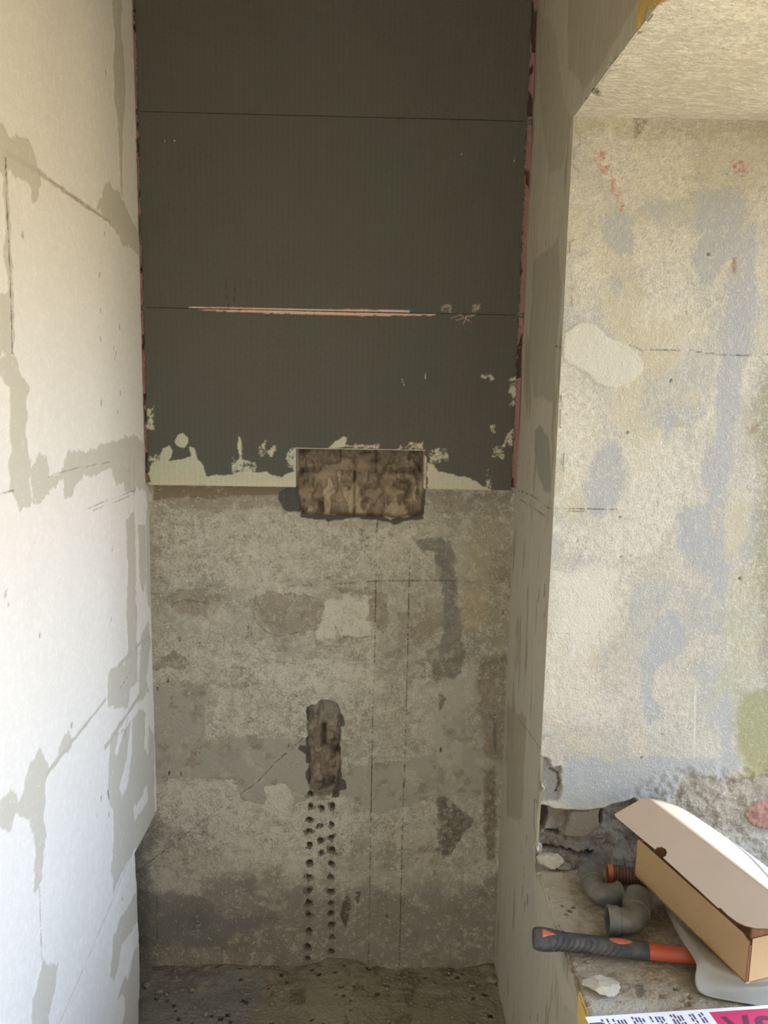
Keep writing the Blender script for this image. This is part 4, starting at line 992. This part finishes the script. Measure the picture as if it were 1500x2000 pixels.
# ---- leaflet at the front of the sill
M['pink'] = simple('printed_pink', S(206, 62, 104), .5, .05, 30, .0001)
M['ink'] = simple('purple_ink', S(92, 84, 130), .6, .1, 30, .0001)
M['darkink'] = simple('dark_ink', S(112, 54, 76), .6, .1, 30, .0001)
q0, q1 = onsill(1143, 1986, .008), onsill(1500, 1963, .008)
lx = (q1-q0).normalized(); ly = Vector((lx.y, -lx.x, 0)); root = empty('leaflet', q0+lx*.15+ly*.08)
zoff = Vector((0, 0, .006))
def quad(bm, x0, y0, x1, y1, z, sk=0):
    vs = [bm.verts.new(q0+lx*(x+sk*y)+ly*y+Vector((0, 0, z))) for x, y in ((x0, y0), (x1, y0), (x1, y1), (x0, y1))]; bm.faces.new(vs)
def thick(bm, t):
    g_ = bmesh.ops.extrude_face_region(bm, geom=bm.faces[:])
    for v in g_['geom']:
        if isinstance(v, bmesh.types.BMVert): v.co -= Vector((0, 0, t))
bm = bmesh.new(); quad(bm, 0, 0, .40, .17, 0, .05); thick(bm, .0012); obj('page', bm, M['paper'], root)
kx = (q1-q0).length/357
bm = bmesh.new(); quad(bm, 236*kx, .007, 352*kx, .165, .0004, .05); thick(bm, .0003); o = obj('pink_panel', bm, M['pink'], root); o['label'] = 'deep pink printed panel'
bm = bmesh.new(); rr_ = random.Random(4)
for g0, g1 in ((26, 30), (36, 40), (47, 50), (55, 68), (84, 104), (118, 122), (128, 146), (158, 178), (194, 206), (212, 222)):
    x = g0
    while x < g1:
        y = rr_.uniform(.006, .011)
        while y < .15:
            l_ = rr_.uniform(.004, .012); quad(bm, x*kx, y, (x+3.2)*kx, y+l_, .0004, .05); y += l_+rr_.uniform(.0012, .004)
        x += 6.2
quad(bm, .001, .013, .022, .04, .0004, .05)
thick(bm, .0002); o = obj('printed_text', bm, M['ink'], root); o['label'] = 'rows of small purple print'
# large dark letters on the pink panel: a round O and a V-like stroke
bm = bmesh.new()
def ringl(cx, cy, ro, ri, sx=1.35):
    N_ = 40; A = []; B = []
    for k in range(N_):
        th = 2*math.pi*k/N_
        for rad, lst in ((ro, A), (ri, B)):
            lst.append(bm.verts.new(q0+lx*(cx+.05*cy+rad*sx*math.cos(th))+ly*(cy+rad*math.sin(th))+Vector((0, 0, .0007))))
    for k in range(N_): bm.faces.new((A[k], A[(k+1) % N_], B[(k+1) % N_], B[k]))
ringl(327*kx, .034, .013, .0045)
for (xa1, xa2) in ((250, 262), (292, 275)):
    vs = [bm.verts.new(q0+lx*(x*kx+.05*y)+ly*y+Vector((0, 0, .0007))) for x, y in ((xa1, .018), (xa1+11, .018), (xa2+11, .05), (xa2, .05))]; bm.faces.new(vs)
thick(bm, .0002); o = obj('large_lettering', bm, M['darkink'], root); o['label'] = 'large dark letters on the pink panel'
tag(root, 'white printed leaflet with purple text and a pink panel on the sill', 'leaflet')

# ---- lumps of plaster and rubble
M['lump'] = simple('plaster_lump', S(176, 168, 150), .95, .12, 120, .0012)
M['lumpb'] = simple('grey_lump', S(136, 127, 111), .95, .15, 120, .0012)
def rock(name, c, size, seed, mat, flat=1.0, sub=4):
    bm = bmesh.new(); bmesh.ops.create_icosphere(bm, subdivisions=sub, radius=1)
    r_ = random.Random(seed); pl = [(Vector((r_.gauss(0, 1), r_.gauss(0, 1), r_.gauss(0, 1))).normalized(), r_.uniform(.55, .85)) for _ in range(11)]
    for v in bm.verts:
        n_ = v.co.normalized(); p = n_.copy()
        for q, dd_ in pl:
            k = p.dot(q)
            if k > dd_: p -= q*(k-dd_)
        a_ = np.array([n_.x*2+seed]); b_2 = np.array([n_.y*2+n_.z*1.7])
        p *= 1+.16*float(fbm(a_, b_2, 1.6, seed % 5, 3)[0])+.07*float(fbm(a_*1.3+9, b_2+p.z, 7., seed % 4, 3)[0])
        v.co = Vector((p.x*size[0], p.y*size[1], p.z*size[2]))
    zmin = min(v.co.z for v in bm.verts)
    rot = Matrix.Rotation(r_.uniform(0, 6), 3, 'Z') if flat else Matrix.Identity(3)
    for v in bm.verts: v.co.z -= zmin
    o = obj(name, bm, mat, None, True); o.location = c; autosmooth(o, 40); return o
o = rock('plaster_lump', onsill(1076, 1700, 0)+Vector((0, .006, .001)), (.030, .022, .018), 3, M['lump']); tag(o, 'pale lump of broken plaster in the corner where sill and jamb meet', 'rubble')
o = rock('plaster_lump', onsill(1176, 1936, 0)+Vector((0, 0, .001)), (.032, .024, .009), 14, M['lump']); tag(o, 'flat pale flake of plaster near the leaflet, below the hammer', 'rubble')
o = rock('plaster_lump', onsill(1051, 1692, 0)+Vector((.001, .012, .012)), (.008, .010, .024), 8, M['paper']); tag(o, 'small white upright chip of plaster wedged at the corner of the opening', 'rubble')
o = rock('plaster_lump', onsill(1100, 1702, 0)+Vector((0, .006, .001)), (.018, .014, .008), 21, M['lumpb']); tag(o, 'small grey lump of mortar just right of the pale corner lump', 'rubble')
# torn triangular scrap between the elbow and the box
bm = bmesh.new(); P = [onsill(1318, 1782, .004), onsill(1300, 1820, .003), onsill(1318, 1826, .004), onsill(1330, 1818, .006), onsill(1326, 1798, .010)]
bm.faces.new([bm.verts.new(p) for p in P]); bmesh.ops.triangulate(bm, faces=bm.faces[:]); thick(bm, .003)
o = obj('paper_scrap', bm, M['lumpb'], None); tag(o, 'small grey triangular scrap beside the curled foam sheet', 'scrap')
# loose grit, too many crumbs to count
def grit(name, label, n, pick, mat, smin, smax, seed):
    bm = bmesh.new(); r_ = random.Random(seed)
    for _ in range(n):
        p = pick(r_); s_ = smin*(smax/smin)**(r_.random()**2.2)
        base = bmesh.ops.create_icosphere(bm, subdivisions=1, radius=s_)
        for v in base['verts']:
            v.co = Vector((v.co.x*r_.uniform(.7, 1.3), v.co.y*r_.uniform(.7, 1.3), v.co.z*r_.uniform(.4, .9)))+p
    o = obj(name, bm, mat); tag(o, label, 'grit', kind='stuff'); return o
grit('grit', 'grit and mortar crumbs scattered over the window sill', 420, lambda r_: Vector((r_.uniform(XR+.004, XO-.02), 1.02+(YJ-.01-1.02)*r_.random()**.8, ZS+.002)), M['lumpb'], .0008, .0038, 3)
grit('grit', 'grit and plaster crumbs lying on the floor along the back wall', 520, lambda r_: Vector((r_.uniform(XL+.01, XR-.01), YB-.01-.25*r_.random()**1.4, .004+.006*r_.random())), M['lumpb'], .001, .0055, 5)
def floorat(px, py): return V3(onZ(px, py, .008))
for k, (px, py, s_, lab) in enumerate(((960, 1916, .016, 'pale rubble chip on the floor in the right corner'), (922, 1925, .010, 'small rubble chip on the floor, left of the corner chip'),
                                    (287, 1926, .011, 'small dusty rubble chip on the floor in the left corner'), (403, 1980, .008, 'small dark chip on the floor near the left front'),
                                    (312, 1938, .010, 'grey chip on the floor right of the left corner chip'), (375, 1934, .009, 'pale crumb of plaster on the floor, left of the dirt mound'))):
    p = floorat(px, py); p.z = .004; p.y = min(p.y, YB-.03)
    o = rock('rubble_chip', p, (s_, s_*.8, s_*.6), 30+k, M['lumpb'], sub=3); tag(o, lab, 'rubble')
# window frame at the outer face of the reveal, past the edge of the view
bm = bmesh.new()
for a, b in (((YN, ZS), (YJ, ZS+.05)), ((YN, ZH-.05), (YJ, ZH)), ((YN, ZS), (YN+.05, ZH)), ((YJ-.05, ZS), (YJ, ZH))):
    box(bm, (XO-.03, a[0], a[1]), (XO+.015, b[0], b[1]))
M['frame'] = simple('frame_paint', S(220, 218, 210), .5, .03, 20, .0001)
struct(obj('window_1', bm, M['frame']))
